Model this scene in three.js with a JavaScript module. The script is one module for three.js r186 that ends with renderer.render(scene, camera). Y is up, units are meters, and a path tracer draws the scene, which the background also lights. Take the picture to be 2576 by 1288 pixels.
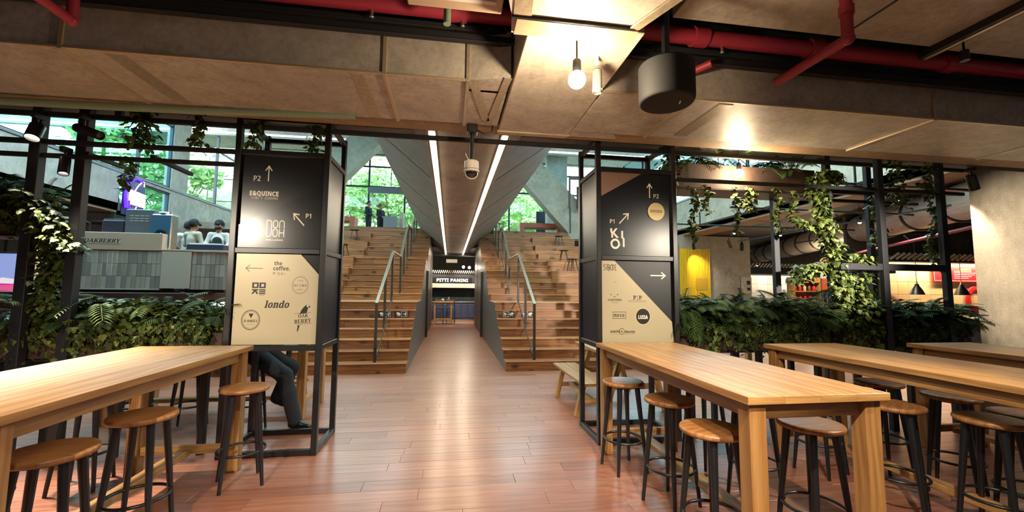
import * as THREE from 'three';
import { mergeGeometries } from 'three/addons/utils/BufferGeometryUtils.js';
import { ImprovedNoise } from 'three/addons/math/ImprovedNoise.js';
import { MarchingCubes } from 'three/addons/objects/MarchingCubes.js';
import { RectAreaLightUniformsLib } from 'three/addons/lights/RectAreaLightUniformsLib.js';

// ───────── camera, sky, exposure, large lights ─────────
const scene = new THREE.Scene();
const camera = new THREE.PerspectiveCamera(63.29, 2, 0.05, 200);
const D2R = Math.PI / 180;
camera.position.set(0, 1.6, 0);
camera.rotation.order = 'YXZ';
camera.rotation.set(4.78 * D2R, -8.41 * D2R, 0.55 * D2R);
scene.background = new THREE.Color(0.80, 0.93, 1.0);          // even overcast sky
scene.backgroundIntensity = 14;
const renderer = new THREE.WebGLRenderer();
renderer.toneMapping = THREE.LinearToneMapping;
renderer.toneMappingExposure = 1.12;
renderer.shadowMap.enabled = true;
RectAreaLightUniformsLib.init();
const WARM = new THREE.Color(1.0, 0.78, 0.50), SOFTWARM = new THREE.Color(1.0, 0.86, 0.68), COOL = new THREE.Color(0.86, 0.95, 1.0);
const LIT = { bulb: 6, led: 25, spot: 70, atrium: 12, hall: 8, shop: 60 };

// ───────── helpers ─────────
let seed = 20240611;
const rnd = () => { seed = (seed * 1664525 + 1013904223) >>> 0; return seed / 4294967296; };
const rr = (a, b) => a + (b - a) * rnd();
const pick = (a) => a[Math.floor(rnd() * a.length) % a.length];
const used = new Map();
function numbered(n) { const k = used.get(n) || 0; used.set(n, k + 1); return k ? n + '_' + String(k).padStart(3, '0') : n; }
function tag(o, label, category, group, kind) {
  if (label) o.userData.label = label;
  if (category) o.userData.category = category;
  if (group) o.userData.group = group;
  if (kind) o.userData.kind = kind;
  return o;
}
function thing(name, label, category, [x, y, z] = [0, 0, 0], turn = 0, group) {
  const o = new THREE.Group(); o.name = numbered(name); o.position.set(x, y, z); o.rotation.y = turn; scene.add(o);
  return tag(o, label, category, group);
}
function part(parent, name, geo, mat, pos, rot) {
  const m = new THREE.Mesh(geo, mat); m.castShadow = m.receiveShadow = true;
  if (parent === scene) m.name = numbered(name);
  else { parent.userData.cnt ||= null; const n = parent.children.filter((c) => c.userData.base === name).length; m.name = n ? name + '_' + String(n).padStart(3, '0') : name; m.userData.base = name; }
  if (pos) m.position.set(...pos);
  if (rot) m.rotation.set(...rot);
  parent.add(m); return m;
}
function solo(name, geo, mat, label, category, group, pos, rot) { return tag(part(scene, name, geo, mat, pos, rot), label, category, group); }
function struct(name, geo, mat) { return tag(part(scene, name, geo, mat), null, null, null, 'structure'); }
function copy(src, pos, turn, label, group) {
  const r = src.clone(); r.name = numbered(src.name.replace(/_\d{3}$/, '')); scene.add(r);
  r.userData = { ...src.userData }; r.position.set(...pos); if (turn !== undefined) r.rotation.y = turn;
  if (label) r.userData.label = label; if (group) r.userData.group = group;
  return r;
}
// box with chamfered edges: 44 triangles, uv in metres with u along the grain
function cbox(w, h, d, c = 0.004, grain = 'x', off = null) {
  const s = [w / 2, h / 2, d / 2]; c = Math.min(c, s[0] * 0.49, s[1] * 0.49, s[2] * 0.49);
  const vert = (sg, a) => [0, 1, 2].map((k) => sg[k] * (k === a ? s[k] : s[k] - c));
  const P = [], N = [], U = []; const g = 'xyz'.indexOf(grain); const o = off || [rnd() * 7, rnd() * 7];
  const tri = (A, B, C) => {
    const n = new THREE.Vector3().subVectors(new THREE.Vector3(...B), new THREE.Vector3(...A)).cross(new THREE.Vector3().subVectors(new THREE.Vector3(...C), new THREE.Vector3(...A))).normalize();
    const mid = [0, 1, 2].map((k) => A[k] + B[k] + C[k]);
    if (n.x * mid[0] + n.y * mid[1] + n.z * mid[2] < 0) { [B, C] = [C, B]; n.negate(); }
    const ab = [Math.abs(n.x), Math.abs(n.y), Math.abs(n.z)], dom = ab.indexOf(Math.max(...ab));
    let ua = g, va = [0, 1, 2].find((k) => k !== dom && k !== g);
    if (dom === g) { ua = (g + 1) % 3; va = (g + 2) % 3; }
    for (const V of [A, B, C]) { P.push(...V); N.push(n.x, n.y, n.z); U.push(V[ua] + o[0], V[va] + o[1]); }
  };
  const quad = (a, b, cc, dd) => { tri(a, b, cc); tri(a, cc, dd); };
  for (let a = 0; a < 3; a++) for (const sg of [-1, 1]) {
    const b = (a + 1) % 3, e = (a + 2) % 3, m = (p, q) => { const v = []; v[a] = sg; v[b] = p; v[e] = q; return vert(v, a); };
    quad(m(-1, -1), m(1, -1), m(1, 1), m(-1, 1));
    for (const q of [-1, 1]) { // edge between face (a,sg) and face (b,q), along e
      const v0 = [], v1 = []; v0[a] = v1[a] = sg; v0[b] = v1[b] = q; v0[e] = -1; v1[e] = 1;
      quad(vert(v0, a), vert(v1, a), vert(v1, b), vert(v0, b));
    }
  }
  for (const x of [-1, 1]) for (const y of [-1, 1]) for (const z of [-1, 1]) tri(vert([x, y, z], 0), vert([x, y, z], 1), vert([x, y, z], 2));
  const geo = new THREE.BufferGeometry();
  geo.setAttribute('position', new THREE.Float32BufferAttribute(P, 3)); geo.setAttribute('normal', new THREE.Float32BufferAttribute(N, 3)); geo.setAttribute('uv', new THREE.Float32BufferAttribute(U, 2));
  return geo;
}
function bx(x0, x1, y0, y1, z0, z1, grain = 'x', c = 0.004) {
  return cbox(Math.abs(x1 - x0), Math.abs(y1 - y0), Math.abs(z1 - z0), c, grain).translate((x0 + x1) / 2, (y0 + y1) / 2, (z0 + z1) / 2);
}
function clean(g) { g = g.index ? g.toNonIndexed() : g; for (const k of Object.keys(g.attributes)) if (!['position', 'normal', 'uv'].includes(k)) g.deleteAttribute(k); return g; }
const merge = (l) => mergeGeometries(l.map(clean));
const V3 = (a) => (a.isVector3 ? a.clone() : new THREE.Vector3(...a));
function rod(p, q, r1, r2 = r1, seg = 10) {
  p = V3(p); q = V3(q); const d = q.clone().sub(p), g = new THREE.CylinderGeometry(r2, r1, d.length(), seg);
  g.applyQuaternion(new THREE.Quaternion().setFromUnitVectors(new THREE.Vector3(0, 1, 0), d.clone().normalize()));
  return g.translate(...p.add(q).multiplyScalar(0.5).toArray());
}
function bar(p, q, w, h, c = 0.003) { // rectangular bar from p to q
  p = V3(p); q = V3(q); const d = q.clone().sub(p), L = d.length(); const g = cbox(w, h, L, c, 'z');
  const m = new THREE.Matrix4().lookAt(q, p, Math.abs(d.y) > 0.95 * L ? new THREE.Vector3(0, 0, 1) : new THREE.Vector3(0, 1, 0));
  return g.applyMatrix4(m).translate(...p.add(q).multiplyScalar(0.5).toArray());
}
function tube(pts, r, seg = 24, rad = 8, closed = false) { return new THREE.TubeGeometry(new THREE.CatmullRomCurve3(pts.map(V3), closed), seg, r, rad, closed); }
function lathe(prof, seg = 28) { return new THREE.LatheGeometry(prof.map((p) => new THREE.Vector2(...p)), seg); }
function poly(pts, depth, bevel = 0) { // outline in x,y extruded along z from 0 to depth
  const s = new THREE.Shape(pts.map((p) => new THREE.Vector2(...p)));
  return new THREE.ExtrudeGeometry(s, { depth, bevelEnabled: bevel > 0, bevelSize: bevel, bevelThickness: bevel, bevelOffset: -bevel, bevelSegments: 1 });
}
function prismZ(pts, z0, z1) { return poly(pts, Math.abs(z1 - z0)).translate(0, 0, Math.min(z0, z1)); }
function prismX(ptsZY, x0, x1) { // outline in (z,y), extruded along x
  return poly(ptsZY.map(([z, y]) => [-z, y]), Math.abs(x1 - x0)).rotateY(Math.PI / 2).translate(Math.min(x0, x1), 0, 0);
}

// ───────── textures ─────────
const noise = new ImprovedNoise();
const hex = (h) => [(h >> 16) & 255, (h >> 8) & 255, h & 255];
function dtex(w, h, f, srgb = true) {
  const d = new Uint8Array(w * h * 4);
  for (let y = 0; y < h; y++) for (let x = 0; x < w; x++) { const c = f(x / w, y / h); const k = (y * w + x) * 4; d[k] = Math.max(0, Math.min(255, c[0])); d[k + 1] = Math.max(0, Math.min(255, c[1])); d[k + 2] = Math.max(0, Math.min(255, c[2])); d[k + 3] = 255; }
  const t = new THREE.DataTexture(d, w, h); t.wrapS = t.wrapT = THREE.RepeatWrapping; t.magFilter = THREE.LinearFilter; t.minFilter = THREE.LinearMipmapLinearFilter; t.generateMipmaps = true;
  if (srgb) t.colorSpace = THREE.SRGBColorSpace; t.needsUpdate = true; return t;
}
// noise that tiles over [0,1]²
function tn(u, v, fx, fy, z) { const a = noise.noise(u * fx, v * fy, z), b = noise.noise((u - 1) * fx, v * fy, z), c = noise.noise(u * fx, (v - 1) * fy, z), d = noise.noise((u - 1) * fx, (v - 1) * fy, z); return (a * (1 - u) + b * u) * (1 - v) + (c * (1 - u) + d * u) * v; }
function woodField(u, v, z, pores = 1) {
  const warp = tn(u, v, 3, 5, z) * 0.5; const ring = Math.sin((v * 9 + warp * 2.2 + tn(u, v, 1.5, 14, z + 3) * 0.6) * 6.283);
  const fine = tn(u, v, 9, 130, z + 7), pore = tn(u, v, 30, 260, z + 11);
  return 0.5 + 0.2 * ring + 0.5 * fine + 0.28 * pores * (pore > 0.25 ? -pore : 0) + 0.25 * tn(u, v, 4, 3, z + 20);
}
function woodTex(light, dark, z, knots = 0, pores = 1) {
  const a = hex(light), b = hex(dark), ks = Array.from({ length: knots }, (_, i) => [((i * 0.617 + 0.21) % 1), ((i * 0.379 + 0.33) % 1), 0.018 + 0.01 * ((i * 7) % 3)]);
  return dtex(512, 256, (u, v) => {
    let t = woodField(u, v, z, pores); let k = 0;
    for (const [x, y, r] of ks) { const d = Math.hypot((u - x) * 1.0, (v - y) * 0.55) / r; if (d < 2.6) { k = Math.max(k, Math.exp(-d * d * 0.9)); t += 0.25 * Math.sin(d * 5) * Math.exp(-d); } }
    t = Math.max(0, Math.min(1, t)); return [0, 1, 2].map((i) => (b[i] + (a[i] - b[i]) * t) * (1 - 0.62 * k));
  });
}
const woodBump = dtex(512, 256, (u, v) => { const t = 128 + 90 * tn(u, v, 9, 130, 7) + 60 * tn(u, v, 30, 260, 11); return [t, t, t]; }, false);
woodBump.repeat.set(0.8, 2.2);
function rep(t, a, b) { const c = t.clone(); c.repeat.set(a, b); c.needsUpdate = true; return c; }
const floorTex = woodTex(0xffffff, 0xc4bcb6, 1.3, 0, 0), oakTex = woodTex(0xffffff, 0xb39a84, 4.1, 0), stairTex = woodTex(0xffffff, 0xb09a86, 8.7, 5);
const concTex = dtex(512, 512, (u, v) => { let t = 210 + 34 * tn(u, v, 4, 4, 31) + 28 * tn(u, v, 14, 10, 33) + 26 * tn(u, v, 60, 60, 35); const p = tn(u, v, 46, 46, 39); if (p > 0.42) t -= 55 * (p - 0.42) * 4; return [t, t * 0.99, t * 0.965]; });
const concBump = dtex(512, 512, (u, v) => { const t = 128 + 60 * tn(u, v, 40, 40, 35) + 60 * tn(u, v, 12, 12, 31); return [t, t, t]; }, false);
const ductTex = dtex(512, 512, (u, v) => { const t = 215 + 34 * tn(u, v, 9, 9, 51) + 30 * tn(u, v, 34, 30, 53) + 22 * tn(u, v, 90, 90, 55); return [t, t * 0.985, t * 0.97]; });
const leafTex = dtex(128, 128, (u, v) => { const t = 200 + 70 * tn(u, v, 8, 8, 61) + 40 * tn(u, v, 24, 24, 63); return [t * 0.95, t, t * 0.8]; });

// ───────── materials ─────────
const std = (o) => new THREE.MeshStandardMaterial(o);
const phy = (o) => new THREE.MeshPhysicalMaterial(o);
const wood = (tex, color, rough, rx, ry, extra = {}) => phy({ map: rep(tex, rx, ry), color, roughness: rough, bumpMap: woodBump, bumpScale: 0.0006, ...extra });
const M = {
  floor: [0x98634c, 0x915d47, 0x9e6a53, 0x8a5843, 0x966550].map((c) => wood(floorTex, c, 0.36, 0.55, 1.6, { roughness: 0.38, bumpMap: null, clearcoat: 0.5, clearcoatRoughness: 0.22 })),
  oak: wood(oakTex, 0xb58e58, 0.4, 0.6, 1.3), oakB: wood(oakTex, 0xa67f4d, 0.42, 0.6, 1.5), oakDark: wood(oakTex, 0x7a5836, 0.45, 0.6, 1.5),
  walnut: wood(oakTex, 0x4a2c22, 0.5, 0.6, 1.5),
  stair: [0x9e683a, 0x8e5c33, 0xa97341, 0x966237].map((c) => wood(stairTex, c, 0.45, 0.45, 1.3)),
  stairEdge: wood(oakTex, 0xbd8655, 0.45, 0.6, 1.5),
  orange: wood(oakTex, 0xa8552a, 0.5, 0.6, 1.5),
  sub: std({ color: 0x1d1410, roughness: 0.9 }),
  black: phy({ color: 0x131417, roughness: 0.34 }), steel: std({ color: 0x34353a, roughness: 0.38, metalness: 0.6 }),
  matte: std({ color: 0x16171a, roughness: 0.75 }), void: std({ color: 0x35373b, roughness: 0.95 }),
  rail: std({ color: 0x3f3d38, roughness: 0.4, metalness: 0.55 }), railTop: std({ color: 0x8d8473, roughness: 0.35, metalness: 0.7 }),
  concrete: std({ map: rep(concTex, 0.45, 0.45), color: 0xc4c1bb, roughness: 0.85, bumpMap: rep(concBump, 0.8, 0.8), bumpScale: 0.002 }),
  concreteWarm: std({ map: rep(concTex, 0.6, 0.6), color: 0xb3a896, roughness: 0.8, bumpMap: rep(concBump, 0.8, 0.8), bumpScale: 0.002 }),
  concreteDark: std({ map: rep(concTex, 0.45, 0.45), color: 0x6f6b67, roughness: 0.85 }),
  soffit: std({ map: rep(concTex, 0.5, 0.5), color: 0xb0906f, roughness: 0.7 }),
  beam: std({ map: rep(concTex, 0.4, 0.4), color: 0xa09186, roughness: 0.62, bumpMap: rep(concBump, 0.5, 0.5), bumpScale: 0.002 }),
  duct: std({ map: rep(ductTex, 0.7, 0.7), color: 0xcfc6ba, roughness: 0.5, metalness: 0.2 }),
  ductEdge: std({ color: 0xc9b496, roughness: 0.35, metalness: 0.6 }), tape: std({ map: rep(ductTex, 3, 3), color: 0xd4c6ae, roughness: 0.3, metalness: 0.55 }),
  darkSteelPanel: std({ map: rep(ductTex, 6, 0.25), color: 0x6e6963, roughness: 0.42, metalness: 0.45 }),
  redPipe: phy({ color: 0x96283a, roughness: 0.5 }), greenPipe: phy({ color: 0x7d9079, roughness: 0.5 }), white: phy({ color: 0xd9d5cc, roughness: 0.45 }),
  cream: std({ map: rep(concTex, 0.6, 0.6), color: 0xcfc7b4, roughness: 0.7 }), beigePanel: phy({ color: 0xb1a896, roughness: 0.5 }), pinkBeige: phy({ color: 0xb49c86, roughness: 0.5 }),
  tile: [0x8f8b80, 0x9b978c, 0x83807a, 0xa5a196].map((c) => phy({ color: c, roughness: 0.16 })), whiteTile: [0xd8d2c6, 0xcfc8ba, 0xe0dbd0].map((c) => phy({ color: c, roughness: 0.18 })), grout: std({ color: 0x6a655c, roughness: 0.9 }),
  warmTile: [0xd9b88c, 0xd0ad80, 0xe0c299].map((c) => phy({ color: c, roughness: 0.25 })),
  glass: phy({ color: 0xe9f4f4, roughness: 0.0, transmission: 1, thickness: 0, ior: 1.45 }), tinted: phy({ color: 0xb9dce2, roughness: 0.0, transmission: 1, thickness: 0, ior: 1.45 }),
  gold: std({ color: 0xa89e86, roughness: 0.42, metalness: 0.25 }), boardBlack: phy({ color: 0x101214, roughness: 0.26 }), boardNavy: phy({ color: 0x121720, roughness: 0.3 }), copper: std({ color: 0x8d7264, roughness: 0.45, metalness: 0.3 }),
  yellow: phy({ color: 0xe0b414, roughness: 0.45 }), red: phy({ color: 0xc81d24, roughness: 0.45 }),
  navy: phy({ color: 0x2b3148, roughness: 0.4 }), chrome: std({ color: 0xb8b8b4, roughness: 0.22, metalness: 0.9 }), greyMetal: std({ color: 0x6a6c70, roughness: 0.4, metalness: 0.5 }),
  skin: std({ color: 0x9c6b50, roughness: 0.6 }), skinLight: std({ color: 0xb98468, roughness: 0.6 }), hair: std({ color: 0x15110f, roughness: 0.6 }), cloth: (c) => std({ color: c, roughness: 0.88 }),
  soil: std({ color: 0x2a1e16, roughness: 1 }), terracotta: std({ map: rep(concTex, 1, 1), color: 0x4a352b, roughness: 0.85 }),
  bark: std({ map: rep(concTex, 1.5, 0.5), color: 0x5b4a3a, roughness: 0.95 }), grass: std({ map: rep(concTex, 0.5, 0.5), color: 0x8f9086, roughness: 0.95 }), sand: std({ map: rep(concTex, 0.3, 0.3), color: 0xcbb6a8, roughness: 0.95 }),
  ivy: [0x4a5a2a, 0x5d6a35, 0x3b4d28, 0x717a45, 0x87905a].map((c) => phy({ color: c, map: leafTex, roughness: 0.6, specularIntensity: 0.6, side: THREE.DoubleSide, transmission: 0.12, thickness: 0 })),
  fern: [0x2f4420, 0x3a5429, 0x25361d, 0x465c33, 0x5a6b40].map((c) => phy({ color: c, map: leafTex, roughness: 0.8, specularIntensity: 0.4, side: THREE.DoubleSide, transmission: 0.12, thickness: 0 })),
  tree: [0x6f9a52, 0x86ad62, 0x5b8748, 0x9aba72].map((c) => phy({ color: c, roughness: 0.7, side: THREE.DoubleSide, transmission: 0.35, thickness: 0 })),
  palm: [0x7fae4c, 0x93bd5c, 0x6c9c44].map((c) => phy({ color: c, roughness: 0.6, side: THREE.DoubleSide, transmission: 0.35, thickness: 0 })),
};
const glow = (c, k) => std({ color: 0x111111, emissive: c, emissiveIntensity: k, roughness: 0.5 });
M.ledGlow = glow(new THREE.Color(1, 0.86, 0.62), 14); M.coolGlow = glow(new THREE.Color(1, 0.95, 0.86), 4.5); M.bulbGlow = glow(new THREE.Color(1, 0.74, 0.36), 9); M.spotGlow = glow(new THREE.Color(1, 0.9, 0.72), 12); M.signGlow = glow(new THREE.Color(1, 0.9, 0.8), 4);
function rectLight(parent, w, h, pos, look, color, power) {
  const l = new THREE.RectAreaLight(color, power, w, h); l.position.set(...pos); l.lookAt(...look); parent.add(l); return l; // pos and look in the parent's own space
}
function pointLight(parent, pos, color, cd, radius = 0.05) { const l = new THREE.PointLight(color, cd, 0, 2); l.position.set(...pos); l.castShadow = true; l.shadow.radius = radius / 0.02; parent.add(l); return l; }
function spotLight(parent, pos, target, color, cd, angle, pen = 0.6) {
  const l = new THREE.SpotLight(color, cd, 0, angle, pen, 2); l.position.set(...pos); l.target.position.set(...target); parent.add(l, l.target); l.castShadow = true; l.shadow.radius = 1.6; return l;
}

// ═════════ STRUCTURE ═════════
// floor: planks run along x; the 300 nearest are parts, the rest one part
{
  const floor = struct('floor', bx(-17, 18, -0.3, -0.024, -32, 5, 'x', 0.01), M.sub);
  const PW = 0.18, near = [], far = [], L0 = 1.25; let kept = 0; const vari = Array.from({ length: 7 }, () => cbox(L0 - 0.002, 0.022, PW - 0.0022, 0.0014, 'x'));
  const rows = []; for (let i = 0; i < 150; i++) rows.push(1.2 - i * PW);
  for (const z of rows) {
    let x = -10.6 + rr(0, L0);
    for (; x < 10.6; x += L0) {
      const inX = Math.abs(x - z * 0) < 10.6; if (!inX) continue;
      const vis = z < -2.6 && z > -9.3 && x > z * 1.05 - 0.4 - 0.3 && x < -z * 1.25 + 0.4 && x > -3.6 && x < 3.4;
      if (vis && kept < 300) { kept++; near.push([x, z]); } else far.push([x, z]);
    }
  }
  for (const [x, z] of near) part(floor, 'floor_plank', pick(vari), pick(M.floor), [x, -0.011 + rr(-0.0006, 0.0006), z], [rr(-0.0012, 0.0012), 0, rr(-0.0006, 0.0006)]);
  for (let k = 0; k < 3; k++) {
    const g = merge(far.filter((_, i) => i % 3 === k).filter(([x, z]) => z > -22).map(([x, z]) => pick(vari).clone().translate(x, -0.011, z)));
    tag(part(floor, 'distant_planks', g, M.floor[k]), null, null, null, 'stuff');
  }
}
// near ceiling, walls behind and beside the camera, atrium roof
struct('ceiling', bx(-17, 18, 4.12, 4.45, -4.7, 5.2, 'x', 0.01), M.void);
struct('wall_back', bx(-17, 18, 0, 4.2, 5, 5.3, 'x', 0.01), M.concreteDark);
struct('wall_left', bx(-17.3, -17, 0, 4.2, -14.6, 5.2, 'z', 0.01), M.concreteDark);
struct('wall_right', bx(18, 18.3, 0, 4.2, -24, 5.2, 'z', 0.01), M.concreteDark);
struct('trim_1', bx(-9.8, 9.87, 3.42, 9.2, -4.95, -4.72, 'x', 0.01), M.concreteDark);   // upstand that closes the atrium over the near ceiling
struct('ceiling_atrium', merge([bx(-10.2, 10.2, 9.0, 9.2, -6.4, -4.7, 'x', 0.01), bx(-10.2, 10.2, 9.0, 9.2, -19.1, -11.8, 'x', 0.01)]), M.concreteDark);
{ // glazed roof between the two concrete strips
  const w = new THREE.Group(); w.name = 'window_roof'; w.userData.kind = 'structure'; scene.add(w);
  for (let i = 0; i <= 8; i++) part(w, 'rafter', bx(-10.1 + i * 2.52 - 0.08, -10.1 + i * 2.52 + 0.08, 9.0, 9.25, -11.8, -6.4, 'z'), M.steel);
  for (let i = 0; i < 8; i++) part(w, 'pane', bx(-10.0 + i * 2.52, -7.68 + i * 2.52, 9.2, 9.21, -11.8, -6.4, 'z', 0.001), M.glass);
}
// upper floor slabs along both sides with concrete parapets
for (const s of [-1, 1]) {
  const X = s < 0 ? -9.8 : 9.87, yb = s < 0 ? 3.8 : 4.05, yt = s < 0 ? 5.0 : 5.5, far = s < 0 ? -17 : 18, side = s < 0 ? 'left' : 'right';
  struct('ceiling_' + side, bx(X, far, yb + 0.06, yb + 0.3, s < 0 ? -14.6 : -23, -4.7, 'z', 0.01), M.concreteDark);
  struct('trim_' + (s < 0 ? 2 : 3), bx(X, X + s * 0.16, yb + 0.06, yt, s < 0 ? -13.75 : -23, -4.7, 'z', 0.01), s < 0 ? M.concrete : M.cream);
  struct('trim_' + (s < 0 ? 4 : 5), bx(X + s * 0.02, X + s * 0.95, yb, yb + 0.06, s < 0 ? -13.75 : -23, -4.7, 'z', 0.01), M.soffit);
  struct('trim_' + (s < 0 ? 6 : 7), bx(X - s * 0.03, X + s * 0.2, yt, yt + 0.07, -22.8, -4.7, 'z', 0.01), M.greyMetal);
}
// left side wall beyond the stall: pier, wall below the second window
{
  const w = struct('wall_side', merge([
    bx(-9.8, -10.05, 1.5, 3.6, -16, -13.75, 'z', 0.006), bx(-9.8, -10.05, 4.9, 5.0, -16, -13.75, 'z', 0.006),
    bx(-9.8, -10.05, 1.5, 9.0, -16.9, -16, 'z', 0.006), bx(-9.8, -10.05, 1.5, 5.0, -23, -16.9, 'z', 0.006)]), M.concrete);
  struct('wall_undercroft', bx(-17, -9.9, 0, 3.86, -14.6, -14.3, 'x', 0.01), M.concreteDark);
}
// windows of the side walls above the sill: posts, rails and panes
let windowNo = 1;
function sideWindow(X, z0, z1, y0, y1, mull, rails = [], mat = M.glass) {
  const w = new THREE.Group(); w.name = 'window_' + windowNo++; w.userData.kind = 'structure'; scene.add(w);
  const zs = [z0, ...mull, z1];
  for (const z of zs) part(w, 'mullion', bx(X - 0.05, X + 0.05, y0, y1, z - 0.035, z + 0.035, 'y'), M.steel);
  for (const y of [y0 + 0.03, ...rails, y1 - 0.03]) part(w, 'transom', bx(X - 0.04, X + 0.04, y - 0.03, y + 0.03, z1, z0, 'z'), M.steel);
  for (let i = 0; i + 1 < zs.length; i++) part(w, 'pane', bx(X - 0.004, X + 0.004, y0 + 0.05, y1 - 0.05, Math.min(zs[i], zs[i + 1]) + 0.03, Math.max(zs[i], zs[i + 1]) - 0.03, 'z', 0.001), mat);
}
sideWindow(-9.9, -4.8, -16, 5.07, 9.0, [-7.4, -10, -12.4, -14.5], [7.3], M.tinted);
sideWindow(-9.9, -16.9, -22.8, 5.07, 9.0, [-18.9, -20.9], [7.4], M.glass);
sideWindow(-9.9, -13.75, -16, 3.6, 4.9, [], [], M.tinted);
sideWindow(10.0, -4.8, -22.8, 5.57, 9.0, [-7.4, -10, -12.6, -15.2, -17.8, -20.4], [7.3], M.tinted);
// far glass front behind the upper landing
{
  const w = new THREE.Group(); w.name = 'window_' + windowNo++; w.userData.kind = 'structure'; scene.add(w);
  const Z = -23, xs = [-9.8, -7.6, -5.95, -4.45, -2.55, -0.4, 1.2, 3.2, 5.2, 7.4, 9.87];
  for (const x of xs) part(w, 'mullion', bx(x - 0.045, x + 0.045, 4.11, 9, Z - 0.06, Z + 0.06, 'y'), M.steel);
  for (const [y, h] of [[4.15, 0.05], [7.14, 0.045], [8.25, 0.04], [8.97, 0.05]]) part(w, 'transom', bx(-9.8, 9.87, y - h, y + h, Z - 0.05, Z + 0.05, 'x'), M.steel);
  part(w, 'door_header', bx(-4.45, -2.55, 6.78, 7.1, Z + 0.03, Z + 0.16, 'x'), M.greyMetal);
  for (const x of [-5.4, -3.3]) part(w, 'glazing_bar', bx(x - 0.02, x + 0.02, 7.18, 8.3, Z - 0.03, Z + 0.03, 'y'), M.greyMetal);
  for (let i = 0; i + 1 < xs.length; i++) for (const [a, b] of [[4.2, 7.1], [7.18, 8.22], [8.29, 8.92]]) part(w, 'pane', bx(xs[i] + 0.04, xs[i + 1] - 0.04, a, b, Z - 0.005, Z + 0.005, 'x', 0.001), M.glass);
}
// upper floor plate and roof strip behind the stairs
struct('floor_upper', merge([bx(-9.8, 9.87, 3.85, 4.112, -23.2, -17.25, 'x', 0.01)]), M.concreteWarm);
struct('ceiling_upper', bx(-18, 12, 8.95, 9.2, -23.4, -18.9, 'x', 0.01), M.concrete);

// ───────── twin timber stairs with seating blocks, either side of the passage ─────────
const R = 0.187, nose = [];
for (let k = 1; k <= 22; k++) nose.push([k <= 7 ? -8.36 - 0.36 * (k - 1) : k <= 14 ? -12.2 - 0.29 * (k - 8) : -15.2 - 0.29 * (k - 15), R * k]);
const nextZ = (k) => (k < 22 ? nose[k][0] : -17.6);
function stairs(side) {
  const inner = side < 0 ? -0.81 : 1.13, outer = side < 0 ? -4.75 : 5.0, seatX = side < 0 ? -3.03 : 3.24, lo = Math.min(inner, outer), hi = Math.max(inner, outer);
  const t = thing('timber_stairs', side < 0 ? 'broad timber stairs with seating blocks left of the passage' : 'broad timber stairs with seating blocks right of the passage', 'stairs');
  const prof = [[-8.37, 0]]; nose.forEach(([z, y], i) => { prof.push([z - 0.03, y - R], [z - 0.03, y - 0.035]); }); prof.push([-17.4, R * 22 - 0.035], [-17.4, 0]);
  part(t, 'stair_body', prismX(prof, side < 0 ? outer : inner + 0.03, side < 0 ? inner - 0.03 : outer), M.walnut);
  const sheet = prof.map(([z, y]) => [z - 0.02, y]);
  tag(part(t, 'side_panel', prismX(sheet, inner - side * -0.03, inner), M.darkSteelPanel), 'dark brushed steel side panel');
  nose.forEach(([z, y], i) => {
    const d = z - nextZ(i + 1); const mid = rr(0.35, 0.65) * (hi - lo) + lo;
    for (const [a, b] of [[lo, mid - 0.002], [mid + 0.002, hi]]) part(t, 'riser_board', bx(a, b, y - R, y - 0.032, z - 0.03, z, 'x', 0.002), pick(M.stair));
    part(t, 'tread_board', bx(lo, hi, y - 0.032, y, z - d - 0.02, z + 0.012, 'x', 0.005), i === 7 ? M.stairEdge : pick(M.stair));
  });
  // seating blocks: two risers high, front flush with every second riser, outside the clear flight
  for (let j = 1; j <= 22; j += 2) {
    if (j === 7) continue;
    const [z, y] = nose[j - 1], top = y + R - (j === 21 ? R : 0) + 0.004, back = j + 1 < 22 ? nose[j + 1] ? nextZ(j + 1) : -17.6 : -17.6;
    if (j === 21) continue;
    const a = side < 0 ? outer : seatX, b = side < 0 ? seatX : outer;
    const s = part(t, 'seat_block', bx(a, b, y - R + 0.001, top - 0.034, back - 0.02, z + 0.022, 'x', 0.002), pick(M.stair));
    part(s, 'seat_top', bx(a - 0.01, b + 0.01, top - 0.034, top, back - 0.02, z + 0.034, 'x', 0.005), M.stair[2]);
    part(s, 'front_board', bx(a, b, y - R + 0.004, y - 0.004, z + 0.022, z + 0.03, 'x', 0.002), pick(M.stair));
    part(s, 'front_board', bx(a, b, y + 0.001, top - 0.037, z + 0.022, z + 0.03, 'x', 0.002), pick(M.stair));
  }
  return t;
}
stairs(-1); stairs(1);
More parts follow.
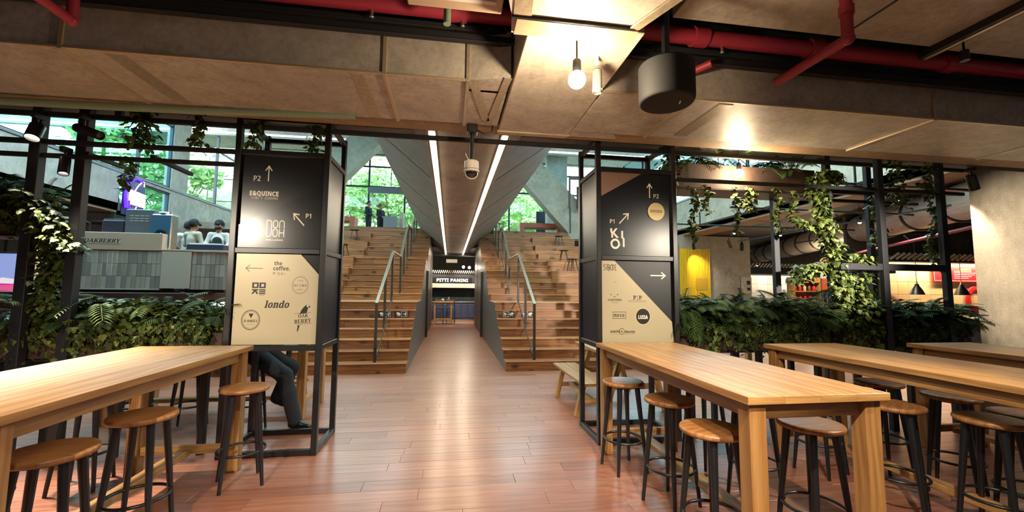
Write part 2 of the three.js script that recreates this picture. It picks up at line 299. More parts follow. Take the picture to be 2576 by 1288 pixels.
// handrails
function handrail(X, side) {
  const t = thing('handrail', side < 0 ? 'dark metal handrail climbing the left stairs' : 'dark metal handrail climbing the right stairs', 'railing');
  const ht = 1.14, path = [[-8.5, R + ht], [-10.62, R * 7 + ht + 0.1], [-12.25, R * 7 + ht + 0.1], [-14.1, R * 14 + ht], [-15.1, R * 14 + ht], [-17.3, R * 22 + ht - 0.1]];
  for (let i = 0; i + 1 < path.length; i++) part(t, 'top_rail', bar([X, path[i][1], path[i][0]], [X, path[i + 1][1], path[i + 1][0]], 0.06, 0.03), M.railTop);
  const yAt = (z) => { for (let i = 0; i + 1 < path.length; i++) if (z <= path[i][0] && z >= path[i + 1][0]) { const f = (z - path[i][0]) / (path[i + 1][0] - path[i][0]); return path[i][1] + f * (path[i + 1][1] - path[i][1]); } return path[0][1]; };
  const foot = (z) => { let h = 0; nose.forEach(([nz, y]) => { if (z < nz) h = y; }); return h; };
  for (const z of [-8.52, -9.55, -10.6, -12.28, -13.1, -14.05, -15.25, -16.2, -17.2]) part(t, 'post', bx(X - 0.025, X + 0.025, foot(z), yAt(z) - 0.01, z - 0.022, z + 0.022, 'y', 0.003), M.rail);
  for (const [a, b] of [[-8.52, -10.6], [-12.28, -14.05], [-15.25, -17.2]]) part(t, 'lower_rail', bar([X + side * -0.03, foot(a) + 0.1, a], [X + side * -0.03, foot(b) + 0.14, b], 0.012, 0.05), M.rail);
}
handrail(-1.42, -1); handrail(1.74, 1);
// pictogram plates on the fifth riser
function canvasTex(w, h, draw) { const c = document.createElement('canvas'); c.width = w; c.height = h; const g = c.getContext('2d'); draw(g, w, h); const t = new THREE.CanvasTexture(c); t.colorSpace = THREE.SRGBColorSpace; return t; }
const plateTex = (flip) => canvasTex(256, 144, (g, w, h) => {
  g.fillStyle = '#17120f'; g.fillRect(0, 0, w, h); g.save(); if (flip) { g.translate(w, 0); g.scale(-1, 1); }
  g.fillStyle = '#cfc9bf'; g.beginPath(); g.ellipse(70, 56, 44, 30, 0.5, 0, 7); g.fill(); g.fillRect(40, 100, 60, 10); g.fillRect(60, 60, 44, 30);
  g.strokeStyle = '#cfc9bf'; g.lineWidth = 7; g.strokeRect(124, 10, 112, 112);
  g.fillStyle = '#f2eee6'; g.beginPath(); g.arc(206, 40, 10, 0, 7); g.fill(); g.lineWidth = 11; g.strokeStyle = '#f2eee6'; g.beginPath(); g.moveTo(150, 66); g.lineTo(190, 60); g.lineTo(206, 74); g.lineTo(196, 106); g.stroke(); g.beginPath(); g.moveTo(190, 60); g.lineTo(222, 54); g.stroke(); g.restore();
});
function uvBox(g, w, h, d) { // front (+z) face of a box maps the whole picture
  const p = g.attributes.position, u = g.attributes.uv; for (let i = 0; i < p.count; i++) u.setXY(i, p.getX(i) / w + 0.5, p.getY(i) / h + 0.5); return g;
}
for (const [x, lab, flip] of [[-1.12, 'black pictogram plate on the left stairs beside the passage', false], [-1.5, 'black pictogram plate behind the left handrail', false], [1.43, 'black pictogram plate on the right stairs beside the passage', true], [1.9, 'black pictogram plate behind the right handrail', true]]) {
  const y = R * 5.5 - 0.01;
  solo('pictogram_plate', uvBox(cbox(0.31, 0.15, 0.008, 0.001), 0.31, 0.15), std({ map: plateTex(flip), roughness: 0.5 }), lab, 'sign', null, [x, y, nose[5][0] + 0.005]);
}
// ───────── concrete beam over the passage with two light lines ─────────
{
  const b = struct('trim_8', prismZ([[-0.3, 3.3], [0.63, 3.3], [1.72, 4.12], [1.72, 5.3], [-1.27, 5.3], [-1.27, 4.12]], -19.5, -4.3), M.beam);
  part(b, 'board_seam', merge([-6.4, -8.9, -11.4].map((z) => bar([-0.34, 3.325, z], [-1.25, 4.09, z + 0.0], 0.012, 0.006))), M.concreteDark);
  part(b, 'board_seam', merge([-6.4, -8.9, -11.4].map((z) => bar([0.67, 3.325, z], [1.7, 4.09, z], 0.012, 0.006))), M.concreteDark);
  for (const [X, lab] of [[-0.23, 'left light line under the concrete beam'], [0.56, 'right light line under the concrete beam']]) {
    const t = thing('light_line', lab, 'lamp', [X, 3.3, -11.9]);
    part(t, 'channel', bx(-0.04, 0.04, -0.02, 0.0, -7.55, 7.55, 'z', 0.002), M.white);
    part(t, 'diffuser', rod([0, -0.02, -7.5], [0, -0.02, 7.5], 0.028, 0.028, 14), M.ledGlow);
    rectLight(t, 0.06, 15, [0, -0.052, 0], [0, -3, 0], new THREE.Color(1, 0.8, 0.56), LIT.led);
  }
}
// diagonal concrete struts that carry it, and the frame wall of the passage end
struct('trim_9', prismZ([[-3.0, 7.58], [-6.2, 4.0], [-8.1, 4.0], [-3.0, 9.0]], -17.9, -17.3), M.concreteWarm);
struct('trim_10', prismZ([[2.6, 6.75], [5.3, 3.8], [7.2, 3.8], [2.6, 8.4]], -17.9, -17.3), M.concreteWarm);
struct('wall_pier', bx(4.7, 5.75, 4.1, 9, -20.4, -20, 'y', 0.01), M.concrete);
struct('trim_11', bx(-0.95, 1.27, 3.2, 3.32, -19.9, -19.4, 'x', 0.006), M.steel);
for (const X of [-0.81, 1.13]) { const s = X < 0 ? -1 : 1;
  struct('wall_passage', bx(X, X + s * 0.1, 0, 3.5, -19.5, -17.66, 'z', 0.006), M.darkSteelPanel);
  const g = thing('gate_post', X < 0 ? 'black steel gate post left in the passage' : 'black steel gate post right in the passage', 'post', [X - s * 0.03, 0, -14.6]);
  part(g, 'post', bx(-0.04, 0.04, 0, 2.25, -0.06, 0.06, 'y'), M.black); part(g, 'cap', bx(-0.05, 0.05, 2.25, 2.28, -0.07, 0.07, 'y'), M.white);
}
// twin light strips of the bulkhead above the upper floor
{
  struct('trim_12', bx(-18, 12, 8.05, 8.95, -18.9, -18.72, 'x', 0.006), M.concrete);
  for (const [y, lab] of [[8.42, 'upper of the two long light strips high across the atrium'], [8.16, 'lower of the two long light strips high across the atrium']]) {
    const t = thing('light_strip', lab, 'lamp', [-3, y, -18.7]);
    part(t, 'channel', bx(-15, 15, -0.045, 0.045, -0.03, 0, 'x', 0.002), M.white); part(t, 'diffuser', bx(-15, 15, -0.035, 0.035, 0, 0.02, 'x', 0.002), M.coolGlow);
    rectLight(t, 30, 0.07, [0, 0, 0.03], [0, -4, 5], SOFTWARM, LIT.atrium);
  }
}
// ───────── food hall beyond the passage ─────────
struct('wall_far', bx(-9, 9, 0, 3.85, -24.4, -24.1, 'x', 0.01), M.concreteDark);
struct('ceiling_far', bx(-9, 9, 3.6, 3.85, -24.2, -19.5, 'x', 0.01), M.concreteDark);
{
  const t = thing('sandwich_counter', 'navy panelled counter with steel top beyond the passage', 'counter', [0.6, 0, -21.6]);
  part(t, 'body', bx(-2.4, 2.4, 0.14, 0.98, -0.4, 0.3, 'x'), M.navy); part(t, 'plinth', bx(-2.35, 2.35, 0, 0.14, -0.4, 0.24, 'x'), M.chrome); part(t, 'worktop', bx(-2.45, 2.45, 0.98, 1.04, -0.45, 0.34, 'x'), M.chrome);
  for (let i = 0; i < 14; i++) part(t, 'panel', bx(-2.3 + i * 0.33, -2.02 + i * 0.33, 0.22, 0.9, 0.3, 0.325, 'y', 0.01), M.navy);
  part(t, 'back_shelf', bx(-2.4, 2.4, 1.72, 1.95, -0.5, -0.1, 'x'), M.beigePanel); part(t, 'back_panel', bx(-2.4, 2.4, 1.04, 1.7, -0.6, -0.5, 'x'), M.matte);
  part(t, 'glass_guard', bx(-2.3, 2.3, 1.05, 1.4, 0.2, 0.21, 'x', 0.001), M.glass);
  const ft = thing('far_table', 'light wooden high table at the far end of the passage', 'table', [-0.32, 0, -19.9]); part(ft, 'top', bx(-0.46, 0.5, 1.02, 1.07, -0.35, 0.35, 'x'), M.oak); for (const x of [-0.4, 0.36]) for (const z of [-0.3, 0.22]) part(ft, 'leg', bx(x, x + 0.08, 0, 1.02, z, z + 0.08, 'y'), M.oak); part(ft, 'stretcher', bx(-0.32, 0.36, 0.22, 0.3, 0.24, 0.28, 'x'), M.oak);
  for (const [x, z, lab] of [[-0.5, -20.45, 'dark chair left of the far high table'], [0.05, -20.5, 'dark chair right of the far high table']]) { const ch = thing('high_chair', lab, 'chair', [x, 0, z]); part(ch, 'seat', bx(-0.2, 0.2, 0.72, 0.76, -0.2, 0.2, 'x', 0.01), M.walnut); part(ch, 'back', bx(-0.2, 0.2, 0.95, 1.12, -0.21, -0.18, 'x', 0.01), M.walnut); for (const q of [-0.18, 0.18]) for (const w of [-0.18, 0.18]) part(ch, 'leg', rod([q * 1.1, 0, w * 1.1], [q, w < 0 ? 1.0 : 0.72, w], 0.016, 0.016, 8), M.black); }
  const sg = thing('shop_sign', 'white illuminated shop letters above the counter beyond the passage', 'sign', [0.1, 2.1, -21.0]);
  part(sg, 'backing', bx(-1.2, 1.3, -0.14, 0.3, -0.06, -0.02, 'x'), M.matte); for (const x of [-1, 1.1]) part(sg, 'hanger', rod([x, 0.3, -0.04], [x, 1.5, -0.04], 0.012), M.black);
  const im = canvasTex(1024, 160, (g, w, h) => { g.fillStyle = '#000'; g.fillRect(0, 0, w, h); g.fillStyle = '#fff'; g.font = '900 132px sans-serif'; g.textBaseline = 'middle'; g.textAlign = 'center'; g.fillText('PITTI PANINI', w / 2, h / 2 + 4, w - 20); });
  part(sg, 'letters', uvBox(bx(-0.97, 0.97, -0.13, 0.13, -0.02, 0, 'x', 0.001).translate(0, 0, 0), 1.94, 0.26), std({ color: 0x050505, emissive: 0xfff4e4, emissiveMap: im, emissiveIntensity: 2.4 }));
  for (let i = 0; i < 26; i++) part(sg, 'awning_slat', bar([-1.2 + i * 0.1, 0.34, 0], [-1.13 + i * 0.1, 0.48, 0.05], 0.02, 0.05), M.beigePanel);
  const tw = thing('coffee_machine', 'small steel coffee machine on the far counter', 'appliance', [1.5, 1.04, -21.6]); part(tw, 'body', bx(-0.2, 0.2, 0.04, 0.42, -0.2, 0.15, 'x', 0.02), M.chrome); part(tw, 'tray', bx(-0.22, 0.22, 0, 0.04, -0.2, 0.25, 'x', 0.006), M.black);
  for (const [x, lab, h] of [[-0.35, 'short white jar on the far counter', 0.14], [-0.05, 'tall steel canister on the far counter', 0.22]]) solo('counter_jar', lathe([[0, 0], [0.07, 0], [0.075, 0.02], [0.075, h - 0.04], [0.05, h], [0, h]], 18), h > 0.2 ? M.chrome : M.white, lab, 'jar', null, [x, 1.04, -21.45]);
  for (const x of [-1.2, 0, 1.2]) spotLight(t, [x, 3.2, 1.1], [x, 1.0, 0], SOFTWARM, 34, 0.7, 0.6);
  spotLight(scene, [0.1, 3.15, -18.6], [-0.1, 0.6, -19.8], SOFTWARM, 26, 0.7, 0.7);
  for (const [x, z, lab] of [[0.92, -20.6, 'round lamp near the ceiling right of the sandwich sign'], [0.62, -20.2, 'small round lamp above the end of the sandwich sign']]) { const l = thing('ceiling_lamp', lab, 'lamp', [x, 2.72, z]); part(l, 'stem', rod([0, 0.06, 0], [0, 0.9, 0], 0.012), M.black); part(l, 'bulb', new THREE.SphereGeometry(0.07, 16, 12), M.spotGlow); pointLight(l, [0, 0, 0], SOFTWARM, 1, 0.06); }
  const ex = thing('exit_lamp', 'small hanging emergency sign at the end of the passage', 'sign', [0.05, 2.95, -19.7]); part(ex, 'stem', rod([0, 0.1, 0], [0, 0.4, 0], 0.012), M.black); part(ex, 'box', bx(-0.26, 0.26, -0.07, 0.1, -0.03, 0.03, 'x', 0.01), M.white);
}

// ═════════ DUCTS, PIPES AND LAMPS UNDER THE NEAR CEILING ═════════
{
  const d = thing('air_duct', 'wide sheet metal air duct crossing under the ceiling above both sign towers', 'duct');
  const H = 3.2, T = 3.58;
  const seg = (a, b, dy = 0) => part(d, 'duct_section', bx(a + 0.004, b - 0.004, H + dy, T, -3.92, -3.08, 'x', 0.006), M.duct);
  seg(-9, -5.3); seg(-5.3, -2.62); seg(-2.62, -0.52); seg(-0.52, 0.1, 0.004);
  part(d, 'reducer', prismZ([[0, 0], [0.32, 0], [0.32, 0.36], [0, 0.36]], 0, 0.7).translate(0.1, H + 0.004, -3.92), M.duct);
  part(d, 'reducer', poly([[0.1, 3.08], [0.42, 2.98], [0.42, 3.25], [0.1, 3.25]], 0.36).rotateX(-Math.PI / 2).translate(0, H + 0.004, 0).scale(1, 1, 1), M.duct);
  seg(1.18, 1.95); seg(1.95, 4.35); seg(4.35, 6.1); seg(6.1, 9);
  for (const [x, m] of [[-5.3, M.ductEdge], [-2.62, M.ductEdge], [-0.52, M.ductEdge], [0.1, M.tape], [1.95, M.ductEdge], [4.35, M.ductEdge], [6.1, M.tape]]) part(d, 'flange', merge([bx(x - 0.014, x + 0.014, H - 0.014, H, -3.93, -3.07, 'z', 0.002), bx(x - 0.014, x + 0.014, H - 0.014, T, -3.08, -3.066, 'y', 0.002)]), m);
  part(d, 'hem', merge([bx(-9, 0.1, H - 0.006, H + 0.012, -3.083, -3.068, 'x', 0.002), bx(1.18, 9, H - 0.006, H + 0.012, -3.083, -3.068, 'x', 0.002)]), M.ductEdge);
  for (const [x, w] of [[-2.32, 0.13], [-0.72, 0.1], [2.3, 0.13], [-4.95, 0.06]]) part(d, 'tape_strip', bx(x - w / 2, x + w / 2, H - 0.003, H + 0.001, -3.85, -3.12, 'z', 0.001), M.tape);
  part(d, 'tape_strip', bar([0.14, H - 0.004, -3.08], [0.3, H - 0.004, -3.8], 0.07, 0.004), M.tape); part(d, 'tape_strip', bar([0.4, H - 0.004, -2.98], [0.33, H - 0.004, -3.86], 0.06, 0.004), M.tape);
  part(d, 'rear_liner', bx(-9, 9, H + 0.025, T, -4.2, -3.925, 'x', 0.006), M.soffit);
  const b = thing('branch_duct', 'sheet metal branch duct running towards the camera below the crossing duct', 'duct');
  part(b, 'duct_section', bx(0.44, 1.16, 3.19, 3.6, -4.1, -2.3, 'z', 0.006), M.duct);
  part(b, 'seam', bx(0.43, 1.17, 3.18, 3.2, -4.02, -4.0, 'x', 0.002), M.ductEdge);
  part(b, 'elbow_fillet', poly([[1.16, 4.08], [1.7, 4.08], [1.16, 3.2]].map(([x, z]) => [x, z]), 0.3).rotateX(-Math.PI / 2).translate(0, 3.21, 0), M.duct);
  const hood = part(b, 'hood', poly([[0.32, 2.28], [1.04, 2.28], [1.0, 2.13], [1.3, 1.4], [0.1, 1.4], [0.3, 2.13]], 0.3).rotateX(-Math.PI / 2).translate(0, 3.1, 0), M.duct);
  part(b, 'hood_lip', merge([bx(0.33, 1.035, 3.082, 3.1, -2.27, -2.13, 'x', 0.002)]), M.ductEdge);
  part(b, 'hood_seam', bx(0.3, 1.01, 3.085, 3.1, -2.135, -2.12, 'x', 0.002), M.steel);
  part(b, 'perforated_strip', bar([1.0, 3.094, -2.14], [1.28, 3.094, -1.46], 0.06, 0.012), M.tape);
  part(b, 'tape_strip', bar([0.36, 3.097, -2.14], [0.3, 3.097, -1.5], 0.1, 0.006), M.tape);
  const p = thing('air_duct', 'flat wide sheet metal duct close overhead at upper right', 'duct');
  part(p, 'duct_section', bx(1.58, 3.87, 3.62, 3.98, -2.71, -0.9, 'x', 0.006), M.duct); part(p, 'duct_section', bx(3.88, 6.1, 3.62, 3.98, -2.73, -0.9, 'x', 0.006), M.duct); part(p, 'duct_section', bx(6.11, 9, 3.62, 3.98, -2.75, -0.9, 'x', 0.006), M.duct);
  part(p, 'hanger_rail', bx(3.83, 3.92, 3.56, 3.62, -2.8, -0.8, 'z', 0.004), M.steel); part(p, 'hanger_rail', bx(3.86, 3.89, 3.553, 3.56, -2.78, -1.9, 'z', 0.002), M.ductEdge);
  for (const x of [3.0, 5.0]) part(p, 'seam', bx(x - 0.008, x + 0.008, 3.614, 3.62, -2.7, -1.0, 'z', 0.001), M.steel);
  part(p, 'hanger_rod', rod([3.93, 3.42, -2.55], [3.93, 4.12, -2.55], 0.008), M.black); part(p, 'clamp', rod([3.93, 3.42, -2.55], [3.93, 3.5, -2.55], 0.03, 0.03, 12), M.steel);
}
{
  const t = thing('cable_tray', 'long black cable tray in front of the red pipe', 'tray');
  for (const [y, z, h] of [[3.45, -2.98, 0.05], [3.55, -3.02, 0.04]]) part(t, 'tray_rail', bx(-9, 9, y, y + h, z - 0.03, z + 0.03, 'x', 0.003), M.matte);
  part(t, 'tray_lip', bx(-9, 9, 3.445, 3.452, -2.965, -2.945, 'x', 0.002), M.steel);
  for (let x = -8; x < 9; x += 1.6) part(t, 'hanger_rod', rod([x, 3.5, -3.0], [x, 4.12, -3.0], 0.006, 0.006, 6), M.matte);
  const r = thing('sprinkler_pipe', 'red sprinkler main with branches running across below the ceiling', 'pipe');
  part(r, 'main_pipe', rod([-9, 3.66, -2.95], [9, 3.66, -2.95], 0.062, 0.062, 16), M.redPipe);
  for (const x of [0.02, 1.95, 3.0, 4.35]) part(r, 'coupling', rod([x - 0.06, 3.66, -2.95], [x + 0.06, 3.66, -2.95], 0.078, 0.078, 16), M.redPipe);
  part(r, 'branch_pipe', merge([rod([2.62, 3.33, -2.93], [2.64, 3.33, -2.33], 0.036, 0.036, 14), new THREE.SphereGeometry(0.042, 14, 10).translate(2.64, 3.33, -2.33), rod([2.64, 3.33, -2.33], [2.64, 3.63, -2.33], 0.036, 0.036, 14), rod([2.64, 3.5, -2.33], [2.64, 3.56, -2.33], 0.046, 0.046, 14)]), M.redPipe);
  part(r, 'branch_pipe', rod([1.9, 3.4, -3.05], [2.02, 3.42, -2.9], 0.03), M.redPipe);
  part(r, 'branch_pipe', merge([rod([-2.44, 3.3, -2.2], [-2.44, 3.3, -2.92], 0.03, 0.03, 14), new THREE.SphereGeometry(0.036, 14, 10).translate(-2.44, 3.3, -2.92), rod([-2.44, 3.3, -2.92], [-2.44, 3.64, -2.92], 0.03, 0.03, 14)]), M.redPipe);
  for (const x of [2.15, -0.6, 0.05]) part(r, 'sprinkler_head', lathe([[0, -0.06], [0.02, -0.055], [0.012, -0.04], [0.012, 0], [0, 0]], 12).translate(x, 3.6, -2.95), M.chrome);
  const g = thing('drain_pipe', 'pale green pipe along the rear edge of the crossing duct', 'pipe');
  part(g, 'pipe', tube([[-9, 3.13, -4.02], [-5, 3.14, -3.98], [-3, 3.155, -3.95], [-2, 3.17, -3.93], [-0.9, 3.2, -3.9]], 0.034, 40, 10), M.greenPipe);
  for (const x of [-4.4, -2.2]) part(g, 'clip', rod([x, 3.13, -3.965], [x, 3.25, -3.965], 0.008), M.matte);
  const g2 = thing('vent_pipe', 'short pale green vertical pipe in front of the red sprinkler main', 'pipe');
  part(g2, 'pipe', rod([-0.06, 3.42, -2.75], [-0.06, 3.9, -2.75], 0.026, 0.026, 14), M.greenPipe);
  const e = thing('ceiling_luminaire', 'pale ribbed ceiling luminaire at the top edge left of the branch duct', 'lamp', [0, 3.2, -2.0]);
  part(e, 'housing', bx(-0.25, 0.24, 0.02, 0.12, -0.27, 0.3, 'x', 0.02), M.white); part(e, 'rim', bx(-0.27, 0.26, 0.0, 0.022, -0.28, 0.32, 'x', 0.006), M.pinkBeige);
  for (let i = 0; i < 4; i++) part(e, 'rib', bx(-0.23, 0.22, -0.006, 0.0, -0.2 + i * 0.1, -0.17 + i * 0.1, 'x', 0.002), M.white);
}
// globe bulbs on stems
for (const [x, y, z, lab] of [[0.74, 2.89, -2.36, 'glowing globe bulb beside the branch duct'], [3.42, 3.035, -4.46, 'glowing globe bulb above the right hedge']]) {
  const t = thing('globe_bulb', lab, 'lamp', [x, y, z]);
  part(t, 'bulb', new THREE.SphereGeometry(0.055, 24, 16), M.bulbGlow); part(t, 'socket', lathe([[0, 0.05], [0.026, 0.05], [0.026, 0.12], [0.012, 0.135], [0, 0.135]], 16), M.black);
  part(t, 'flex', rod([0, 0.13, 0], [0, (x > 0 && x < 2 ? 3.19 : 4.12) - y, 0], 0.006, 0.006, 6), M.black);
  pointLight(t, [0, 0, 0], WARM, LIT.bulb, 0.055);
}
{
  const s = thing('ceiling_speaker', 'large black drum speaker hanging right of the branch duct', 'speaker', [1.36, 2.815, -2.42]);
  part(s, 'drum', lathe([[0, 0], [0.16, 0], [0.172, 0.01], [0.175, 0.03], [0.175, 0.24], [0.165, 0.255], [0, 0.255]], 36), M.matte); part(s, 'badge', bar([0.06, -0.004, 0.06], [0.075, -0.004, 0.02], 0.008, 0.006), M.white);
  part(s, 'bracket', merge([bx(-0.02, 0.02, 0.25, 1.305, -0.02, 0.02, 'y'), bx(-0.12, 0.12, 0.25, 0.28, -0.03, 0.03, 'x')]), M.black);
  const c = thing('can_light', 'small white can downlight beside the globe bulb', 'lamp', [0.95, 2.93, -2.58]);
  part(c, 'can', lathe([[0.0, 0.2], [0.036, 0.2], [0.04, 0.19], [0.04, 0.0], [0.034, 0.0], [0.034, 0.03]], 24).scale(0.8, 0.8, 0.8), M.concreteDark); part(c, 'lens', lathe([[0, 0.02], [0.034, 0.02]], 20), M.spotGlow); part(c, 'stem', rod([0, 0.2, 0], [0, 0.27, 0], 0.012), M.white);
  const k = thing('security_camera', 'white dome security camera hanging on a pole before the concrete beam', 'camera', [0.18, 2.66, -3.95]);
  part(k, 'pole', rod([0, 0.17, 0], [0, 0.5, 0], 0.019), M.black); part(k, 'mount', bx(-0.05, 0.05, 0.46, 0.56, -0.05, 0.05, 'x', 0.006), M.black);
  part(k, 'housing', lathe([[0, 0.19], [0.055, 0.19], [0.068, 0.18], [0.07, 0.115], [0.066, 0.1], [0, 0.1]], 28), M.white);
  const dm = part(k, 'dome', new THREE.SphereGeometry(0.06, 28, 16, 0, 6.2832, Math.PI / 2, Math.PI / 2).translate(0, 0.075, 0), phy({ color: 0x1a1a1c, roughness: 0.08, clearcoat: 1 }));
  part(k, 'collar', new THREE.TorusGeometry(0.064, 0.012, 10, 28).rotateX(Math.PI / 2).translate(0, 0.088, 0), M.white); part(k, 'visor', new THREE.TorusGeometry(0.06, 0.005, 8, 24, Math.PI).rotateZ(Math.PI).rotateY(0.15).translate(0, 0.072, 0), M.white);
  part(k, 'cable', tube([[0.05, 0.5, 0], [0.12, 0.47, 0], [0.19, 0.5, 0], [0.2, 0.56, 0]], 0.008), M.black); part(k, 'cable_tie', tube([[-0.03, 0.2, 0], [-0.05, 0.23, 0.01], [-0.06, 0.26, 0]], 0.005), M.white);
}
// track bars, posts and spotlights
const spotProto = {};
function trackSpot(name, lab, pos, aim, body = 0.19, on = 0, r = 0.045, cone = 0.62) {
  const t = thing('track_spotlight', lab, 'lamp', pos); const d = V3(aim).sub(V3(pos)).normalize();
  const head = new THREE.Group(); const q = new THREE.Quaternion().setFromUnitVectors(new THREE.Vector3(0, -1, 0), d);
  const a = lathe([[0, body], [r * 0.9, body], [r, body - 0.01], [r, 0], [r - 0.006, 0], [r - 0.006, 0.03]], 22).translate(0, -body * 0.7, 0).applyQuaternion(q);
  part(t, 'head', a, M.black); part(t, 'lens', lathe([[0, 0.028], [r - 0.006, 0.028]], 20).translate(0, -body * 0.7, 0).applyQuaternion(q), on ? M.spotGlow : M.chrome);
  part(t, 'yoke', merge([rod([0, 0, 0], [0, pos[2] > -2 || pos[2] < -10 ? 4.1 - pos[1] : 0.13, 0], 0.011), bx(-0.02, 0.02, 0.1, 0.15, -0.05, 0.05, 'z')]), M.black);
  if (on) { const p = d.clone().multiplyScalar(body * 0.72); spotLight(t, p.toArray(), V3(aim).sub(V3(pos)).toArray(), SOFTWARM, on, cone, 0.7); }
  return t;
}
{
  const f = thing('track_bars', 'black overhead bars running across between and beside the sign towers', 'rail');
  part(f, 'bar', bx(-9, 6.62, 3.2, 3.245, -4.43, -4.39, 'x', 0.003), M.matte);
  part(f, 'bar', bx(-9, -2.13, 2.93, 2.975, -4.42, -4.38, 'x', 0.003), M.matte); part(f, 'bar', bx(-9, -2.13, 2.805, 2.845, -4.43, -4.39, 'x', 0.003), M.matte);
  part(f, 'bar', bx(2.49, 6.5, 2.87, 2.91, -4.37, -4.33, 'x', 0.003), M.matte);
  part(f, 'bar', bx(2.49, 6.6, 2.87, 2.91, -4.98, -4.94, 'x', 0.003), M.matte);
  for (const x of [-7.2, -5.4, -3.83, -3.2]) part(f, 'hanger', bx(x - 0.03, x + 0.03, 3.24, 4.12, -4.43, -4.39, 'y', 0.003), M.matte);
  for (const [a, b] of [[-3.46, -4.4], [-2.9, -4.4]]) part(f, 'bar', bx(a, a + 0.04, 2.84, 2.88, -5.02, -4.4, 'z', 0.003), M.matte);
}
trackSpot('', 'lit black track spotlight at upper left, beside the leftmost post', [-3.8, 3.04, -4.32], [-3.55, 1.3, -3.5], 0.16, LIT.spot * 1.3, 0.055);
trackSpot('', 'unlit black track spotlight pointing right along the upper left bars', [-3.42, 3.06, -4.32], [-2.2, 2.65, -4.2], 0.24, 0, 0.042);
trackSpot('', 'lit black track spotlight hanging from the lowest bar over the left vines', [-3.56, 2.74, -4.34], [-3.3, 1.5, -3.95], 0.17, LIT.spot * 0.5, 0.04);
trackSpot('', 'black track spotlight aimed at the concrete column on the right', [6.5, 3.06, -4.25], [7.3, 1.3, -4.4], 0.2, LIT.spot * 0.25, 0.05);
trackSpot('', 'black track spotlight lighting the concrete pier, beyond the frame', [6.3, 2.75, -1.0], [7.7, 1.95, -4.42], 0.18, LIT.spot * 1.3, 0.05, 0.42);
trackSpot('', 'black track spotlight over the left table, beyond the frame', [-3.62, 2.7, -1.0], [-1.9, 1.0, -3.7], 0.18, LIT.spot * 0.55, 0.05);
trackSpot('', 'black track spotlight over the near right table, beyond the frame', [4.15, 2.65, -1.25], [1.95, 0.95, -3.5], 0.18, LIT.spot * 0.6, 0.05);
trackSpot('', 'black track spotlight over the far right tables, beyond the frame', [5.9, 3.2, -1.3], [5.0, 1.0, -2.2], 0.18, LIT.spot * 0.25, 0.045);
trackSpot('', 'black track spotlight aimed at the right vine column', [5.2, 2.6, -1.1], [4.6, 2.1, -4.5], 0.18, LIT.spot * 4, 0.045, 0.28);
trackSpot('', 'black track spotlight over the near end of the right table, behind the camera', [1.2, 3.2, -0.4], [1.9, 1.0, -2.2], 0.18, LIT.spot * 0.8, 0.045);
trackSpot('', 'black track spotlight over the near end of the left table, behind the camera', [-1.6, 3.2, -0.3], [-2.2, 1.0, -2.3], 0.18, LIT.spot * 0.7, 0.045);
trackSpot('', 'black track spotlight over the aisle, behind the camera', [0.2, 3.2, 0.6], [0.1, 0, -2.2], 0.18, LIT.spot * 1.0, 0.045);

// ═════════ SIGN TOWERS ═════════
const arrow = (g, x0, y0, x1, y1, hd, lw) => { g.lineWidth = lw; g.lineCap = 'butt'; g.lineJoin = 'miter'; const a = Math.atan2(y1 - y0, x1 - x0); g.beginPath(); g.moveTo(x0, y0); g.lineTo(x1, y1); g.stroke(); g.beginPath(); g.moveTo(x1 + hd * Math.cos(a + 2.45), y1 + hd * Math.sin(a + 2.45)); g.lineTo(x1 + lw * 0.35 * Math.cos(a), y1 + lw * 0.35 * Math.sin(a)); g.lineTo(x1 + hd * Math.cos(a - 2.45), y1 + hd * Math.sin(a - 2.45)); g.stroke(); };
const txt = (g, s, x, y, w, font, al = 'left') => { g.font = font; g.textAlign = al; g.textBaseline = 'alphabetic'; const m = g.measureText(s).width; g.save(); g.translate(x, y); g.scale(w / m, Math.min(1.25, Math.max(0.8, w / m))); g.fillText(s, 0, 0); g.restore(); };
const S = 1000;
function print(bg, draw) { return canvasTex(S, S, (g) => { g.fillStyle = bg; g.fillRect(0, 0, S, S); draw(g); }); }
const INK = '#1b1813', PALE = '#e9e2d0';
